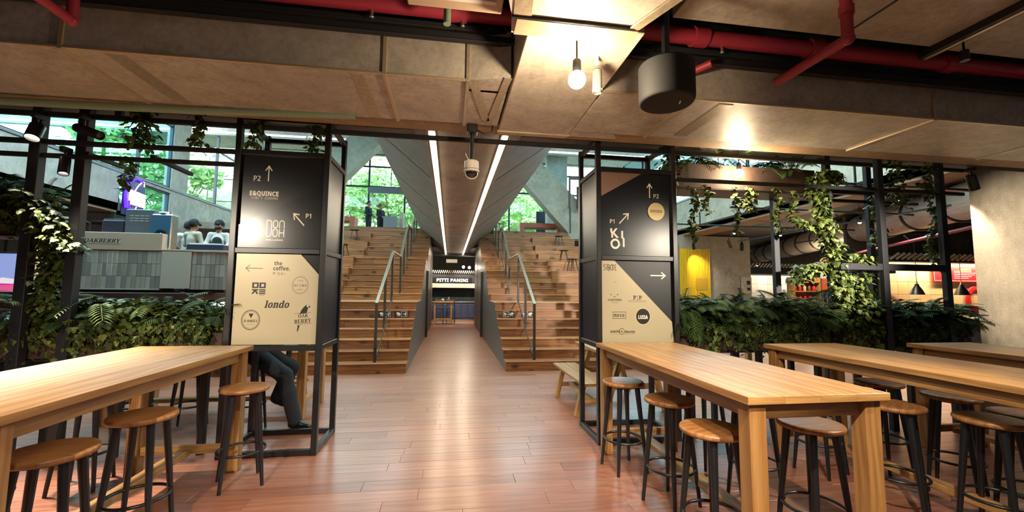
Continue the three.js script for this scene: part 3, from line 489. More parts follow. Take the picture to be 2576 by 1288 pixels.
const texLL = print('#a99f84', (g) => {
  g.strokeStyle = g.fillStyle = INK; arrow(g, 319, 163, 120, 163, 58, 6);
  txt(g, 'the', 450, 125, 98, 'bold 66px sans-serif'); txt(g, 'coffee.', 440, 183, 208, 'bold 66px sans-serif');
  g.lineWidth = 4; const ks = [[446, 208], [492, 208], [532, 208], [570, 208]]; // katakana strokes
  g.beginPath(); g.moveTo(440, 212); g.lineTo(466, 212); g.moveTo(446, 205); g.lineTo(446, 220); g.moveTo(459, 205); g.lineTo(457, 222); g.lineTo(446, 232); g.moveTo(468, 203); g.lineTo(470, 208); g.stroke();
  g.fillRect(478, 216, 5, 5); g.beginPath(); g.moveTo(494, 208); g.lineTo(514, 208); g.lineTo(514, 230); g.lineTo(494, 230); g.moveTo(522, 219); g.lineTo(536, 219); g.moveTo(546, 206); g.lineTo(546, 230); g.lineTo(564, 230); g.moveTo(546, 218); g.lineTo(561, 212); g.moveTo(572, 219); g.lineTo(590, 219); g.stroke();
  for (const x of [205, 289]) { g.fillRect(x, 320, 76, 62); g.fillStyle = '#a99f84'; g.fillRect(x + 22, 335, 34, 32); g.fillStyle = INK; } g.clearRect(0, 0, 0, 0); g.fillRect(205, 320, 76, 14);
  g.beginPath(); g.moveTo(205, 394); g.lineTo(281, 394); g.lineTo(281, 408); g.lineTo(258, 408); g.lineTo(281, 446); g.lineTo(258, 446); g.lineTo(244, 420); g.lineTo(222, 446); g.lineTo(200, 446); g.lineTo(228, 408); g.lineTo(205, 408); g.fill();
  for (const y of [394, 414, 434]) g.fillRect(289, y, 76, 13); g.fillRect(292, 456, 62, 4);
  g.lineWidth = 3; g.strokeStyle = '#5d5340'; g.fillStyle = '#4b4334'; g.beginPath(); g.arc(777, 345, 98, 0, 7); g.stroke(); g.beginPath(); g.arc(777, 345, 90, 0, 7); g.stroke(); txt(g, 'N I · I M E', 700, 360, 154, 'bold 34px sans-serif'); txt(g, 'COCINA', 745, 302, 64, '20px sans-serif'); txt(g, 'VEGETAL', 740, 402, 74, '20px sans-serif');
  g.fillStyle = INK; txt(g, 'londo', 360, 597, 294, 'italic 900 112px serif');
  g.save(); g.translate(838, 660); g.rotate(-0.08); g.beginPath(); g.moveTo(-48, 2); g.quadraticCurveTo(-30, -50, 20, -84); g.quadraticCurveTo(44, -100, 64, -84); g.quadraticCurveTo(88, -74, 76, -56); g.quadraticCurveTo(72, -66, 58, -66); g.quadraticCurveTo(44, -30, 36, -2); g.closePath(); g.fill(); g.fillStyle = '#e7d8ac'; g.beginPath(); g.ellipse(50, -78, 12, 9, 0.2, 0, 7); g.fill(); g.fillStyle = INK;
  txt(g, 'OAK', -70, 44, 122, 'bold 56px serif'); txt(g, 'BERRY', -118, 104, 206, 'bold 58px serif'); g.lineWidth = 3; g.strokeStyle = INK; g.beginPath(); g.moveTo(-110, -4); g.lineTo(-40, -4); g.moveTo(40, -4); g.lineTo(88, -4); g.moveTo(-90, 116); g.lineTo(96, 116); g.stroke(); g.beginPath(); g.moveTo(-76, 126); g.lineTo(-52, 126); g.lineTo(-76, 190); g.lineTo(-88, 196); g.closePath(); g.fill(); g.restore();
  g.strokeStyle = INK; g.lineWidth = 9; g.setLineDash([14, 4]); g.beginPath(); g.arc(210, 731, 106, 0, 7); g.stroke(); g.setLineDash([]); g.lineWidth = 3; g.beginPath(); g.arc(210, 731, 92, 0, 7); g.stroke();
  g.beginPath(); g.moveTo(184, 662); g.lineTo(240, 662); g.lineTo(212, 712); g.fill(); txt(g, "D'AMICI", 132, 756, 158, '600 44px sans-serif'); g.fillStyle = '#6d6146'; g.fillRect(160, 778, 100, 4);
});
const texLU = print('#0f1113', (g) => {
  g.strokeStyle = g.fillStyle = '#f4eede'; arrow(g, 322, 275, 322, 112, 62, 13); txt(g, 'P2', 142, 275, 92, '900 80px monospace');
  txt(g, 'E&QUINCE', 106, 436, 350, '900 70px sans-serif'); g.fillStyle = '#b9b19a'; txt(g, 'VINO Y DINERRA', 128, 474, 324, 'bold 30px monospace');
});
const texLU2 = print('#141513', (g) => {
  g.strokeStyle = g.fillStyle = '#f1ead8'; arrow(g, 785, 750, 658, 626, 66, 13); txt(g, 'P1', 795, 668, 84, '900 80px monospace');
  g.lineWidth = 10; const rrc = (x, y, w, h, top, bot) => { const r = w / 2; g.beginPath(); if (bot) { g.moveTo(x, y + r); g.arc(x + r, y + r, r, Math.PI, 0); g.lineTo(x + w, y + h - r); g.arc(x + r, y + h - r, r, 0, Math.PI); g.closePath(); } else { g.moveTo(x, y + h); g.lineTo(x, y + r); g.arc(x + r, y + r, r, Math.PI, 0); g.lineTo(x + w, y + h); } g.stroke(); };
  g.beginPath(); g.moveTo(342, 704); g.lineTo(372, 704); g.quadraticCurveTo(398, 706, 398, 740); g.lineTo(398, 840); g.quadraticCurveTo(398, 872, 372, 876); g.lineTo(342, 876); g.closePath(); g.stroke();
  rrc(418, 704, 52, 78, 1, 1); rrc(492, 704, 56, 82, 1, 0); rrc(418, 796, 52, 82, 1, 1); g.beginPath(); g.moveTo(492, 796); g.lineTo(492, 882); g.moveTo(548, 796); g.lineTo(548, 882); g.moveTo(492, 836); g.lineTo(548, 836); g.stroke();
  txt(g, 'PARRILLA JAPONESA', 336, 922, 208, 'bold 22px sans-serif');
});
const texRU = print('#12161e', (g) => {
  g.strokeStyle = g.fillStyle = '#f0e9da'; arrow(g, 700, 290, 700, 122, 60, 14); txt(g, 'P2', 752, 290, 84, '900 80px monospace');
  txt(g, 'P1', 130, 617, 82, '900 80px monospace'); arrow(g, 265, 617, 390, 497, 70, 14);
  g.beginPath(); g.moveTo(135, 678); g.lineTo(164, 678); g.lineTo(166, 722); g.lineTo(210, 676); g.lineTo(240, 676); g.lineTo(196, 728); g.lineTo(258, 790); g.lineTo(222, 792); g.lineTo(176, 744); g.lineTo(176, 790); g.lineTo(150, 790); g.lineTo(152, 740); g.lineTo(140, 724); g.fill();
  g.lineWidth = 26; g.beginPath(); g.ellipse(205, 862, 52, 50, 0, 0, 7); g.stroke(); g.beginPath(); g.moveTo(130, 846); g.lineTo(168, 836); g.lineTo(160, 866); g.fill(); g.beginPath(); g.moveTo(282, 878); g.lineTo(246, 890); g.lineTo(250, 858); g.fill();
  g.beginPath(); g.moveTo(290, 704); g.lineTo(316, 704); g.lineTo(316, 778); g.lineTo(336, 798); g.lineTo(336, 898); g.lineTo(310, 898); g.lineTo(310, 806); g.lineTo(290, 786); g.fill();
});
const texRL = print('#aaa084', (g) => {
  g.strokeStyle = g.fillStyle = '#2a251b'; g.lineWidth = 7; const st = (p) => { g.beginPath(); p.forEach(([x, y], i) => (i ? g.lineTo(x, y) : g.moveTo(x, y))); g.stroke(); };
  st([[62, 50], [40, 52], [34, 72], [58, 86], [56, 112], [34, 122]]); st([[76, 46], [76, 122]]); st([[92, 122], [92, 48], [118, 60], [108, 84], [92, 86]]); st([[116, 60], [106, 122], [128, 80]]); g.beginPath(); g.ellipse(142, 86, 14, 36, 0, 0, 7); g.stroke(); st([[150, 54], [184, 54]]); st([[168, 54], [168, 122]]); st([[208, 52], [190, 56], [190, 118], [212, 118]]); st([[190, 86], [206, 84]]);
  g.lineWidth = 3; st([[170, 268], [206, 268]]);
  g.lineWidth = 5; g.beginPath(); g.arc(180, 432, 16, 0.2, 2.9); g.stroke(); g.beginPath(); g.arc(134, 420, 7, 0, 7); g.arc(222, 420, 7, 0, 7); g.fill(); txt(g, 'LA RATONERA', 88, 494, 190, '900 32px sans-serif'); g.lineWidth = 2; st([[120, 508], [250, 508]]); st([[145, 522], [225, 522]]);
  txt(g, 'P¦P', 436, 478, 122, '900 66px serif'); g.fillStyle = '#7d6d49'; txt(g, 'PITTI PANINI', 372, 512, 240, 'bold 26px serif'); g.fillStyle = g.strokeStyle = '#2a251b';
  g.lineWidth = 5; g.strokeRect(156, 632, 176, 78); txt(g, 'masa', 168, 690, 148, '900 58px monospace');
  g.fillStyle = '#d9c793'; g.beginPath(); g.arc(570, 686, 102, 0, 7); g.fill(); g.fillStyle = '#1b1813'; g.beginPath(); g.arc(570, 686, 96, 0, 7); g.fill(); g.fillStyle = '#efe6d2'; txt(g, 'LUISA', 502, 716, 134, '900 76px sans-serif');
  g.fillStyle = '#2a251b'; txt(g, 'AARÓN', 116, 884, 134, '900 40px sans-serif'); g.lineWidth = 6; g.beginPath(); g.arc(274, 868, 36, 0, 7); g.stroke(); txt(g, '&', 260, 882, 28, '900 40px serif'); txt(g, 'Martín', 312, 886, 142, 'italic 900 44px serif'); g.lineWidth = 2; st([[100, 902], [244, 902]]); st([[306, 902], [456, 902]]);
});
const texRL2 = print('#10141c', (g) => { g.strokeStyle = '#f0e9da'; arrow(g, 690, 177, 895, 177, 66, 16); });
function fit(t, x0, w, y0, h) { t.wrapS = t.wrapT = THREE.ClampToEdgeWrapping; t.repeat.set(1 / w, 1 / h); t.offset.set(-x0 / w, -y0 / h); return t; }
function tower(name, lab, x0, x1, z1, z0, boards) {
  const t = thing(name, lab, 'sign tower'); const w = 0.055, H = 3.35;
  for (const x of [x0, x1]) for (const z of [z0, z1]) part(t, 'post', bx(x - w / 2, x + w / 2, 0, H, z - w / 2, z + w / 2, 'y', 0.004), M.black);
  for (const y of [0.03, 1.02, 1.97, 2.955, 3.3]) { for (const z of [z0, z1]) part(t, 'cross_bar', bx(x0 + w / 2, x1 - w / 2, y - 0.026, y + 0.026, z - 0.024, z + 0.024, 'x', 0.004), M.black); for (const x of [x0, x1]) part(t, 'cross_bar', bx(x - 0.024, x + 0.024, y - 0.026, y + 0.026, z1 + w / 2, z0 - w / 2, 'z', 0.004), M.black); }
  const inX = x0 < 0 ? x1 : x0, outX = x0 < 0 ? x0 : x1;
  for (const x of [inX, outX]) for (const [a, b] of [[1.05, 1.94], [2.0, 2.93]]) part(t, 'side_board', bx(x - 0.008, x + 0.008, a, b, z1 + 0.05, z0 - 0.05, 'y', 0.002), M.boardNavy);
  boards(t, x0 + w / 2, x1 - w / 2, z0); return t;
}
function board(t, name, x, y, w, h, z, outline, tex, side, th = 0.012, rough = 0.4, metal = 0.25) { // outline as fractions, y down
  const g = poly(outline.map(([u, v]) => [u * w, (1 - v) * h]), th); fit(tex, 0, w, 0, h);
  const m = part(t, name, g, [std({ map: tex, roughness: rough, metalness: metal }), side], [x, y, z]); return m;
}
tower('sign_tower', 'black steel sign tower with gold lower board left of the aisle', -2.11, -1.27, -5.03, -4.4, (t, a, b, z) => {
  const w = b - a; part(t, 'backing_board', bx(a, b, 1.05, 1.944, z - 0.03, z - 0.015, 'x', 0.002), M.boardBlack);
  tag(board(t, 'lower_board', a + 0.01, 1.055, w - 0.015, 0.885, z - 0.014, [[0, 0], [0.77, 0], [1, 0.225], [1, 1], [0, 1]], texLL, M.gold), 'gold directory board with dark shop logos');
  tag(board(t, 'upper_board', a, 2.0, w, 0.928, z - 0.026, [[0, 0], [1, 0], [1, 1], [0, 1]], texLU, M.boardBlack, 0.012, 0.26, 0), 'glossy black direction board');
  board(t, 'upper_overlay', a, 2.0, w, 0.928, z - 0.0135, [[0, 0.765], [1, 0.31], [1, 1], [0, 1]], texLU2, M.gold, 0.012, 0.24, 0);
});
tower('sign_tower', 'black steel sign tower with navy boards right of the aisle', 1.595, 2.485, -4.93, -4.33, (t, a, b, z) => {
  const w = b - a; part(t, 'backing_board', bx(a, b, 1.05, 1.944, z - 0.03, z - 0.015, 'x', 0.002), M.boardNavy);
  tag(board(t, 'lower_overlay', a, 1.055, w, 0.885, z - 0.022, [[0.18, 0], [1, 0], [1, 0.8]], texRL2, M.boardNavy, 0.01, 0.4, 0), 'navy triangle with a white arrow');
  tag(board(t, 'lower_board', a, 1.055, w, 0.885, z - 0.013, [[0, 0], [0.185, 0], [0.975, 0.752], [1, 1], [0, 1]], texRL, M.gold), 'gold directory board cut along a diagonal');
  tag(board(t, 'upper_board', a, 2.0, w, 0.928, z - 0.026, [[0, 0], [1, 0], [1, 1], [0, 1]], texRU, M.boardNavy, 0.012, 0.28, 0), 'navy direction board');
  part(t, 'corner_plate', poly([[0, 0.928], [0.58 * w, 0.928], [0, 0.928 * 0.7]], 0.012), M.copper, [a, 2.0, z - 0.013]);
  const dt = canvasTex(512, 512, (g) => { g.fillStyle = '#cbb784'; g.fillRect(0, 0, 512, 512); g.fillStyle = '#6d5f3c'; txt(g, 'BRERA', 74, 290, 364, '900 110px sans-serif'); g.fillStyle = '#a18f62'; g.fillRect(130, 336, 250, 10); });
  const dg = new THREE.CylinderGeometry(0.1, 0.1, 0.01, 40).rotateX(Math.PI / 2); const du = dg.attributes.uv, dp = dg.attributes.position; for (let i = 0; i < du.count; i++) du.setXY(i, dp.getX(i) / 0.2 + 0.5, dp.getY(i) / 0.2 + 0.5);
  tag(part(t, 'logo_disc', dg, std({ map: dt, roughness: 0.4, metalness: 0.25 }), [a + 0.785 * w, 2.0 + (1 - 0.457) * 0.928, z - 0.008]), 'gold disc');
});
// trellis frames either side
{
  const f = thing('trellis_frame', 'tall black steel trellis frame with open cells right of the hedges', 'frame');
  for (const [x, z, h0, h1] of [[5.22, -4.33, 0, 3.4], [6.12, -4.33, 0, 3.4], [4.66, -4.5, 0, 3.4], [5.78, -4.95, 0, 3.4], [4.25, -4.9, 0, 3.2]]) part(f, 'post', bx(x - 0.04, x + 0.04, h0, h1, z - 0.03, z + 0.03, 'y', 0.004), M.steel);
  for (const [y, a, b, z] of [[1.93, 4.6, 6.12, -4.34], [1.93, 5.0, 6.12, -4.95], [3.02, 4.66, 6.12, -4.95]]) part(f, 'cross_bar', bx(a, b, y - 0.04, y + 0.04, z - 0.03, z + 0.03, 'x', 0.004), M.steel);
  const g = thing('trellis_frame', 'pair of black steel trellis posts among the vines at far left', 'frame');
  for (const [x, z] of [[-3.84, -4.4], [-3.5, -4.45], [-6.2, -4.4]]) part(g, 'post', bx(x - 0.045, x + 0.045, 0, 3.4, z - 0.04, z + 0.04, 'y', 0.004), M.steel);
}

// ═════════ TABLES AND STOOLS ═════════
function barTable(lab, x0, x1, z0, z1, H, m = M.oak, along = 'z') {
  const t = thing('bar_table', lab, 'table'); const W = x1 - x0, L = z0 - z1, g = 0.095;
  const planks = along === 'z' ? 4 : 4;
  for (let i = 0; i < planks; i++) part(t, 'top_plank', along === 'z' ? bx(x0 + W * i / planks, x0 + W * (i + 1) / planks - 0.0008, H - 0.04, H, z1, z0, 'z', 0.0016) : bx(x0, x1, H - 0.04, H, z1 + L * i / planks, z1 + L * (i + 1) / planks - 0.0008, 'x', 0.0016), m);
  const lx = [x0 + 0.03, x1 - 0.03 - g], lz = [z1 + 0.03, z0 - 0.03 - g];
  for (const x of lx) for (const z of lz) part(t, 'leg', bx(x, x + g, 0, H - 0.04, z, z + g, 'y', 0.005), m === M.oak ? M.oakB : m);
  for (const x of lx) part(t, 'apron', bx(x + 0.03, x + 0.06, H - 0.13, H - 0.042, lz[0] + g, lz[1], 'z', 0.003), m === M.oak ? M.oakB : m);
  for (const z of lz) { part(t, 'apron', bx(lx[0] + g, lx[1], H - 0.13, H - 0.042, z + 0.02, z + 0.06, 'x', 0.003), m === M.oak ? M.oakB : m); if (along === 'z') part(t, 'end_stretcher', bx(lx[0] + g, lx[1], 0.16, 0.23, z + 0.025, z + 0.07, 'x', 0.004), m); }
  if (along === 'z') part(t, 'foot_rail', bx((x0 + x1) / 2 - 0.05, (x0 + x1) / 2 + 0.05, 0.15, 0.2, lz[0] + 0.07, lz[1] + 0.02, 'z', 0.004), m);
  else { for (const x of lx) part(t, 'end_stretcher', bx(x + 0.025, x + 0.07, 0.16, 0.23, lz[0] + g, lz[1], 'z', 0.004), m); part(t, 'foot_rail', bx(lx[0] + 0.07, lx[1] + 0.02, 0.15, 0.2, (z0 + z1) / 2 - 0.05, (z0 + z1) / 2 + 0.05, 'x', 0.004), m); }
  return t;
}
barTable('long oak bar table at left, running up to the left sign tower', -2.72, -1.78, -1.98, -4.2, 1.075);
barTable('long oak bar table right of the aisle, its near end in full view', 1.5, 2.34, -1.95, -4.17, 1.075);
barTable('second oak bar table from the aisle on the right, in shade at its far end', 3.24, 4.1, -1.75, -3.96, 1.075);
barTable('oak bar table farthest right, before the concrete column', 4.92, 5.76, -1.7, -3.9, 1.075);
barTable('light oak bar table standing behind the left sign tower', -4.0, -1.72, -5.52, -6.45, 1.075, M.oak, 'x');
function makeStool(lab) {
  const t = thing('bar_stool', lab, 'stool', [0, 0, 0], 0);
  part(t, 'seat', lathe([[0, 0.745], [0.165, 0.745], [0.18, 0.75], [0.186, 0.76], [0.186, 0.772], [0.18, 0.781], [0.16, 0.784], [0, 0.782]], 40), M.oakSeat);
  for (let k = 0; k < 4; k++) { const a = Math.PI / 4 + k * Math.PI / 2, c = Math.cos(a), s = Math.sin(a); part(t, 'leg', rod([0.205 * c, 0, 0.205 * s], [0.125 * c, 0.745, 0.125 * s], 0.013, 0.024, 12), M.black); }
  part(t, 'foot_ring', new THREE.TorusGeometry(0.172, 0.0105, 10, 44).rotateX(Math.PI / 2).translate(0, 0.27, 0), M.black);
  part(t, 'seat_plate', lathe([[0, 0.735], [0.14, 0.735], [0.14, 0.745], [0, 0.745]], 24), M.black);
  return t;
}
M.oakSeat = wood(oakTex, 0xa27648, 0.38, 1.4, 2.2);
{ // disc uv in metres
  const fixUV = (g) => { const p = g.attributes.position, u = g.attributes.uv; for (let i = 0; i < p.count; i++) u.setXY(i, p.getX(i) * 1, p.getZ(i)); };
  const stools = [
    [-1.97, -2.48, 0.3, 'black-legged oak stool nearest the camera at the left table'], [-1.95, -3.09, 0.1, 'middle black-legged oak stool at the left table'], [-1.68, -3.85, 0.5, 'black-legged oak stool pulled out at the far corner of the left table'],
    [-2.95, -3.2, 0.6, 'black-legged oak stool on the far side of the left table'], [-2.9, -3.95, 0.2, 'far-side stool at the left table, next to the planter'],
    [1.6, -3.73, 0.15, 'oak stool touching the right sign tower, first at the right table'], [1.7, -3.09, 0.4, 'second oak stool along the aisle side of the right table'], [1.6, -2.41, 0.25, 'third oak stool along the aisle side, beside the near leg of the right table'],
    [2.3, -2.43, 0.1, 'brightly lit oak stool under the near end of the right table'], [2.42, -3.1, 0.5, 'oak stool in shade on the far side of the right table'], [2.42, -3.75, 0.2, 'oak stool on the far side of the right table, by the hedge'],
    [3.35, -3.45, 0.3, 'dark stool at the far end of the second right table'], [3.32, -2.75, 0.6, 'dark stool half under the second right table'], [3.6, -2.36, 0.2, 'stool with a wide seat close to the right edge, second right table'],
    [4.02, -3.45, 0.1, 'shaded stool beyond the second right table, near the hedge'], [4.1, -2.94, 0.45, 'shaded stool between the two rearmost right tables'], [3.98, -2.42, 0.3, 'stool cut by the right edge of the picture'],
    [-2.28, -5.33, 0.7, 'stool behind the left sign tower carrying the seated person'], [-2.92, -5.36, 0.2, 'empty stool at the table behind the left tower'], [-3.5, -5.4, 0.4, 'stool at the table behind the left tower, by the planter'], [-2.2, -6.55, 0.2, 'stool on the rear side of the table behind the left tower'],
  ];
  const g0 = 'oak bar stools with black legs'; let proto = null;
  for (const [x, z, a, lab] of stools) { if (!proto) { proto = makeStool(lab); fixUV(proto.children[0].geometry); proto.position.set(x, 0, z); proto.rotation.y = a; proto.userData.group = g0; } else copy(proto, [x, 0, z], a, lab, g0); }
}
// low dark stools on the seating blocks
{
  const t = thing('low_stool', 'small dark stool high on the left seating blocks', 'stool'); part(t, 'seat', lathe([[0, 0.4], [0.15, 0.4], [0.17, 0.41], [0.17, 0.425], [0.15, 0.43], [0, 0.43]], 24), M.walnut);
  for (let k = 0; k < 4; k++) { const a = 0.5 + k * Math.PI / 2, c = Math.cos(a), s = Math.sin(a); part(t, 'leg', rod([0.2 * c, 0, 0.2 * s], [0.1 * c, 0.4, 0.1 * s], 0.012, 0.018, 8), M.walnut); }
  t.userData.group = 'low stools on the seating blocks'; t.position.set(-3.55, R * 18 + 0.004, -15.95);
  copy(t, [-3.45, R * 14 + 0.004, -14.0], 0.6, 'small dark stool lower on the left seating blocks, by the sign tower');
  copy(t, [4.25, R * 18 + 0.004, -16.0], 0.2, 'small dark stool high on the right seating blocks'); copy(t, [3.95, R * 14 + 0.004, -14.2], 0.9, 'small dark stool halfway up the right seating blocks'); copy(t, [4.0, R * 12 + 0.004, -13.3], 0.4, 'lowest small dark stool on the right seating blocks');
  copy(t, [1.95, R * 22, -17.9], 0.4, 'small stool on the upper floor edge by the right handrail');
}
// picnic table and bench behind the right tower
{
  const leg = (t, x, z0, dz, h, m) => part(t, 'leg', bar([x, 0, z0], [x, h, z0 + dz], 0.07, 0.08, 0.004), m);
  const b = thing('bench', 'light wood bench with splayed legs beside the right sign tower', 'bench');
  for (const [a, c] of [[1.66, 1.84], [1.845, 2.03]]) part(b, 'seat_board', bx(a, c, 0.42, 0.455, -6.62, -5.08, 'z', 0.003), M.oakB);
  for (const z of [-6.3, -5.3]) { part(b, 'leg', bar([1.64, 0, z], [1.74, 0.42, z], 0.06, 0.07), M.oak); part(b, 'leg', bar([2.05, 0, z], [1.95, 0.42, z], 0.06, 0.07), M.oak); part(b, 'cross_piece', bx(1.7, 2.0, 0.16, 0.22, z - 0.02, z + 0.02, 'x'), M.oak); } part(b, 'stretcher', bx(1.82, 1.88, 0.16, 0.22, -6.3, -5.3, 'z'), M.oak);
  const t = thing('picnic_table', 'light wood table with slanted legs behind the right sign tower', 'table');
  for (let i = 0; i < 4; i++) part(t, 'top_board', bx(2.12 + i * 0.19, 2.305 + i * 0.19, 0.71, 0.75, -6.95, -5.1, 'z', 0.003), M.oakB);
  for (const z of [-6.6, -5.4]) { part(t, 'leg', bar([2.06, 0, z], [2.28, 0.71, z], 0.07, 0.08), M.oak); part(t, 'leg', bar([2.92, 0, z], [2.7, 0.71, z], 0.07, 0.08), M.oak); part(t, 'cross_piece', bx(2.2, 2.8, 0.3, 0.38, z - 0.02, z + 0.02, 'x'), M.oak); }
}

// ═════════ PLANTS ═════════
function leafGeo(outline, fold = 0.18, curl = 0.15) { // outline in x (width), y (length from stem): fan from midrib, folded
  const P = [], U = [], tip = outline[outline.length - 1]; const h = (x, y) => -curl * y * y - fold * Math.abs(x);
  const side = (s) => { for (let i = 0; i + 1 < outline.length; i++) { const [x0, y0] = outline[i], [x1, y1] = outline[i + 1]; const m0 = [0, y0 * 0.9], m1 = [0, y1 * 0.9 + 0.1 * tip[1] * (i + 2 === outline.length)]; const q = [[m0[0], m0[1]], [s * x0, y0], [s * x1, y1], [m1[0], m1[1]]]; const T = s > 0 ? [[0, 1, 2], [0, 2, 3]] : [[0, 2, 1], [0, 3, 2]]; for (const t of T) for (const k of t) { P.push(q[k][0], h(q[k][0], q[k][1]), -q[k][1]); U.push(q[k][0], q[k][1]); } } };
  side(1); side(-1); const g = new THREE.BufferGeometry(); g.setAttribute('position', new THREE.Float32BufferAttribute(P, 3)); g.setAttribute('uv', new THREE.Float32BufferAttribute(U, 2)); g.computeVertexNormals(); return g;
}
const ivyLeaf = [leafGeo([[0.0, 0], [0.32, -0.1], [0.52, 0.18], [0.3, 0.38], [0.4, 0.6], [0.16, 0.66], [0, 1]], 0.25, 0.2), leafGeo([[0.0, 0], [0.3, -0.05], [0.45, 0.25], [0.3, 0.42], [0.26, 0.7], [0, 1]], 0.3, 0.3), leafGeo([[0, 0], [0.36, 0.02], [0.42, 0.3], [0.22, 0.62], [0, 1]], 0.15, 0.25)];
function frondGeo(len, width, pairs, droop, rise) { // leaf blades along a bent rachis, tip outward along +z
  const gs = []; const at = (t) => [0, rise * len * t - droop * len * t * t, len * t * (1 - 0.12 * droop * t)];
  for (let i = 1; i <= pairs; i++) {
    const t = 0.12 + 0.88 * i / pairs, [, y, z] = at(t), slope = (rise - 2 * droop * t); const L = width * Math.sin(Math.PI * Math.min(1, 0.18 + 0.82 * (1 - t) + 0.02)) * (t < 0.2 ? 0.7 : 1) + 0.012, w = len / pairs * 0.34;
    for (const s of [-1, 1]) { const g = new THREE.BufferGeometry(), fw = L * 0.45; const y1 = y + slope * fw - L * 0.22; const p = [[0, y, z - w], [s * L * 0.55, (y + y1) / 2 + 0.012, z + fw * 0.5 - w * 0.9], [s * L, y1, z + fw], [s * L * 0.5, (y + y1) / 2 + 0.004, z + fw * 0.5 + w * 0.8], [0, y, z + w * 0.6]]; const P = []; for (const [a, b, c] of s > 0 ? [[0, 1, 4], [1, 3, 4], [1, 2, 3]] : [[0, 4, 1], [1, 4, 3], [1, 3, 2]]) P.push(...p[a], ...p[b], ...p[c]); g.setAttribute('position', new THREE.Float32BufferAttribute(P, 3)); g.setAttribute('uv', new THREE.Float32BufferAttribute(P.map((v, k) => v).filter((_, k) => k % 3 !== 1), 2)); g.computeVertexNormals(); gs.push(g); }
  }
  gs.push(clean(tube([0, 0.33, 0.66, 1].map((t) => at(t)), 0.0035, 8, 4)));
  return mergeGeometries(gs.map(clean));
}
const fronds = [frondGeo(0.3, 0.075, 15, 0.62, 0.55), frondGeo(0.26, 0.07, 14, 0.85, 0.7), frondGeo(0.33, 0.08, 17, 0.45, 0.4), frondGeo(0.22, 0.06, 13, 0.5, 0.95), frondGeo(0.3, 0.07, 15, 1.15, 0.5)];
function fernPlant(lab, x, y, z, n, spread, group, hMul = 1) {
  const t = thing('fern_plant', lab, 'plant', [x, y, z], 0, group);
  for (let i = 0; i < n; i++) { const a = i * 2.399 + rr(-0.3, 0.3), r = rr(0, spread); const m = part(t, 'frond', pick(fronds), pick(M.fern), [r * Math.cos(a) * 1.3, rr(-0.03, 0.1) * hMul, r * Math.sin(a) * 0.7], [rr(-0.75, 0.3), a + rr(-0.5, 0.5), rr(-0.4, 0.4)]); m.rotation.order = 'YXZ'; m.rotation.set(rr(-0.75, 0.35), Math.PI / 2 - a, rr(-0.4, 0.4)); const s = rr(0.7, 1.15); m.scale.set(s, s, s); }
  part(t, 'crown', lathe([[0, 0.03], [0.05, 0.02], [0.07, -0.03], [0.05, -0.06], [0, -0.06]], 8), M.bark);
  return t;
}
const V = (x, y, z) => new THREE.Vector3(x, y, z);
function vine(lab, pts, n, size, spread, group, mats = M.ivy) {
  const c = new THREE.CatmullRomCurve3(pts.map(V3)), t = thing('ivy_vine', lab, 'vine', pts[0], 0, group); const o = V3(pts[0]);
  part(t, 'stem', new THREE.TubeGeometry(c, 30, 0.004, 5).translate(-o.x, -o.y, -o.z), M.bark);
  const L = []; for (let i = 0; i < n; i++) { const p = c.getPoint((i + rnd()) / n), a = rr(0, 6.283), r = spread * Math.sqrt(rnd()) * (0.75 + 0.5 * Math.sin(i * 0.37) * Math.sin(i * 0.11)); L.push([[p.x - o.x + r * Math.cos(a), p.y - o.y + rr(-0.04, 0.05), p.z - o.z + 0.8 * r * Math.sin(a)], [rr(-1.3, -0.1), Math.atan2(-Math.cos(a), -Math.sin(a)) + rr(-0.9, 0.9), rr(-0.6, 0.6)], size * rr(0.6, 1.25)]); }
  leaves(t, L, mats); return t;
}
// the 280 leaves nearest the front are parts, the rest one part of small copies
function leaves(t, L, mats) {
  L.sort((p, q) => q[0][2] - p[0][2]);
  L.slice(0, 280).forEach(([p, r, s]) => { const m = part(t, 'leaf', pick(ivyLeaf), pick(mats), p); m.rotation.order = 'YXZ'; m.rotation.set(...r); m.scale.setScalar(s); });
  const rest = L.slice(280); if (!rest.length) return;
  const im = new THREE.InstancedMesh(ivyLeaf[0], M.leafTint, rest.length), mm = new THREE.Matrix4(), q = new THREE.Quaternion(), e = new THREE.Euler();
  rest.forEach(([p, r, s], i) => { e.set(r[0], r[1], r[2], 'YXZ'); im.setMatrixAt(i, mm.compose(V(...p), q.setFromEuler(e), V(s, s, s))); im.setColorAt(i, pick(mats).color); });
  im.name = 'foliage'; im.userData.kind = 'stuff'; im.castShadow = im.receiveShadow = true; t.add(im);
}
M.leafTint = phy({ color: 0xffffff, map: leafTex, roughness: 0.5, side: THREE.DoubleSide });
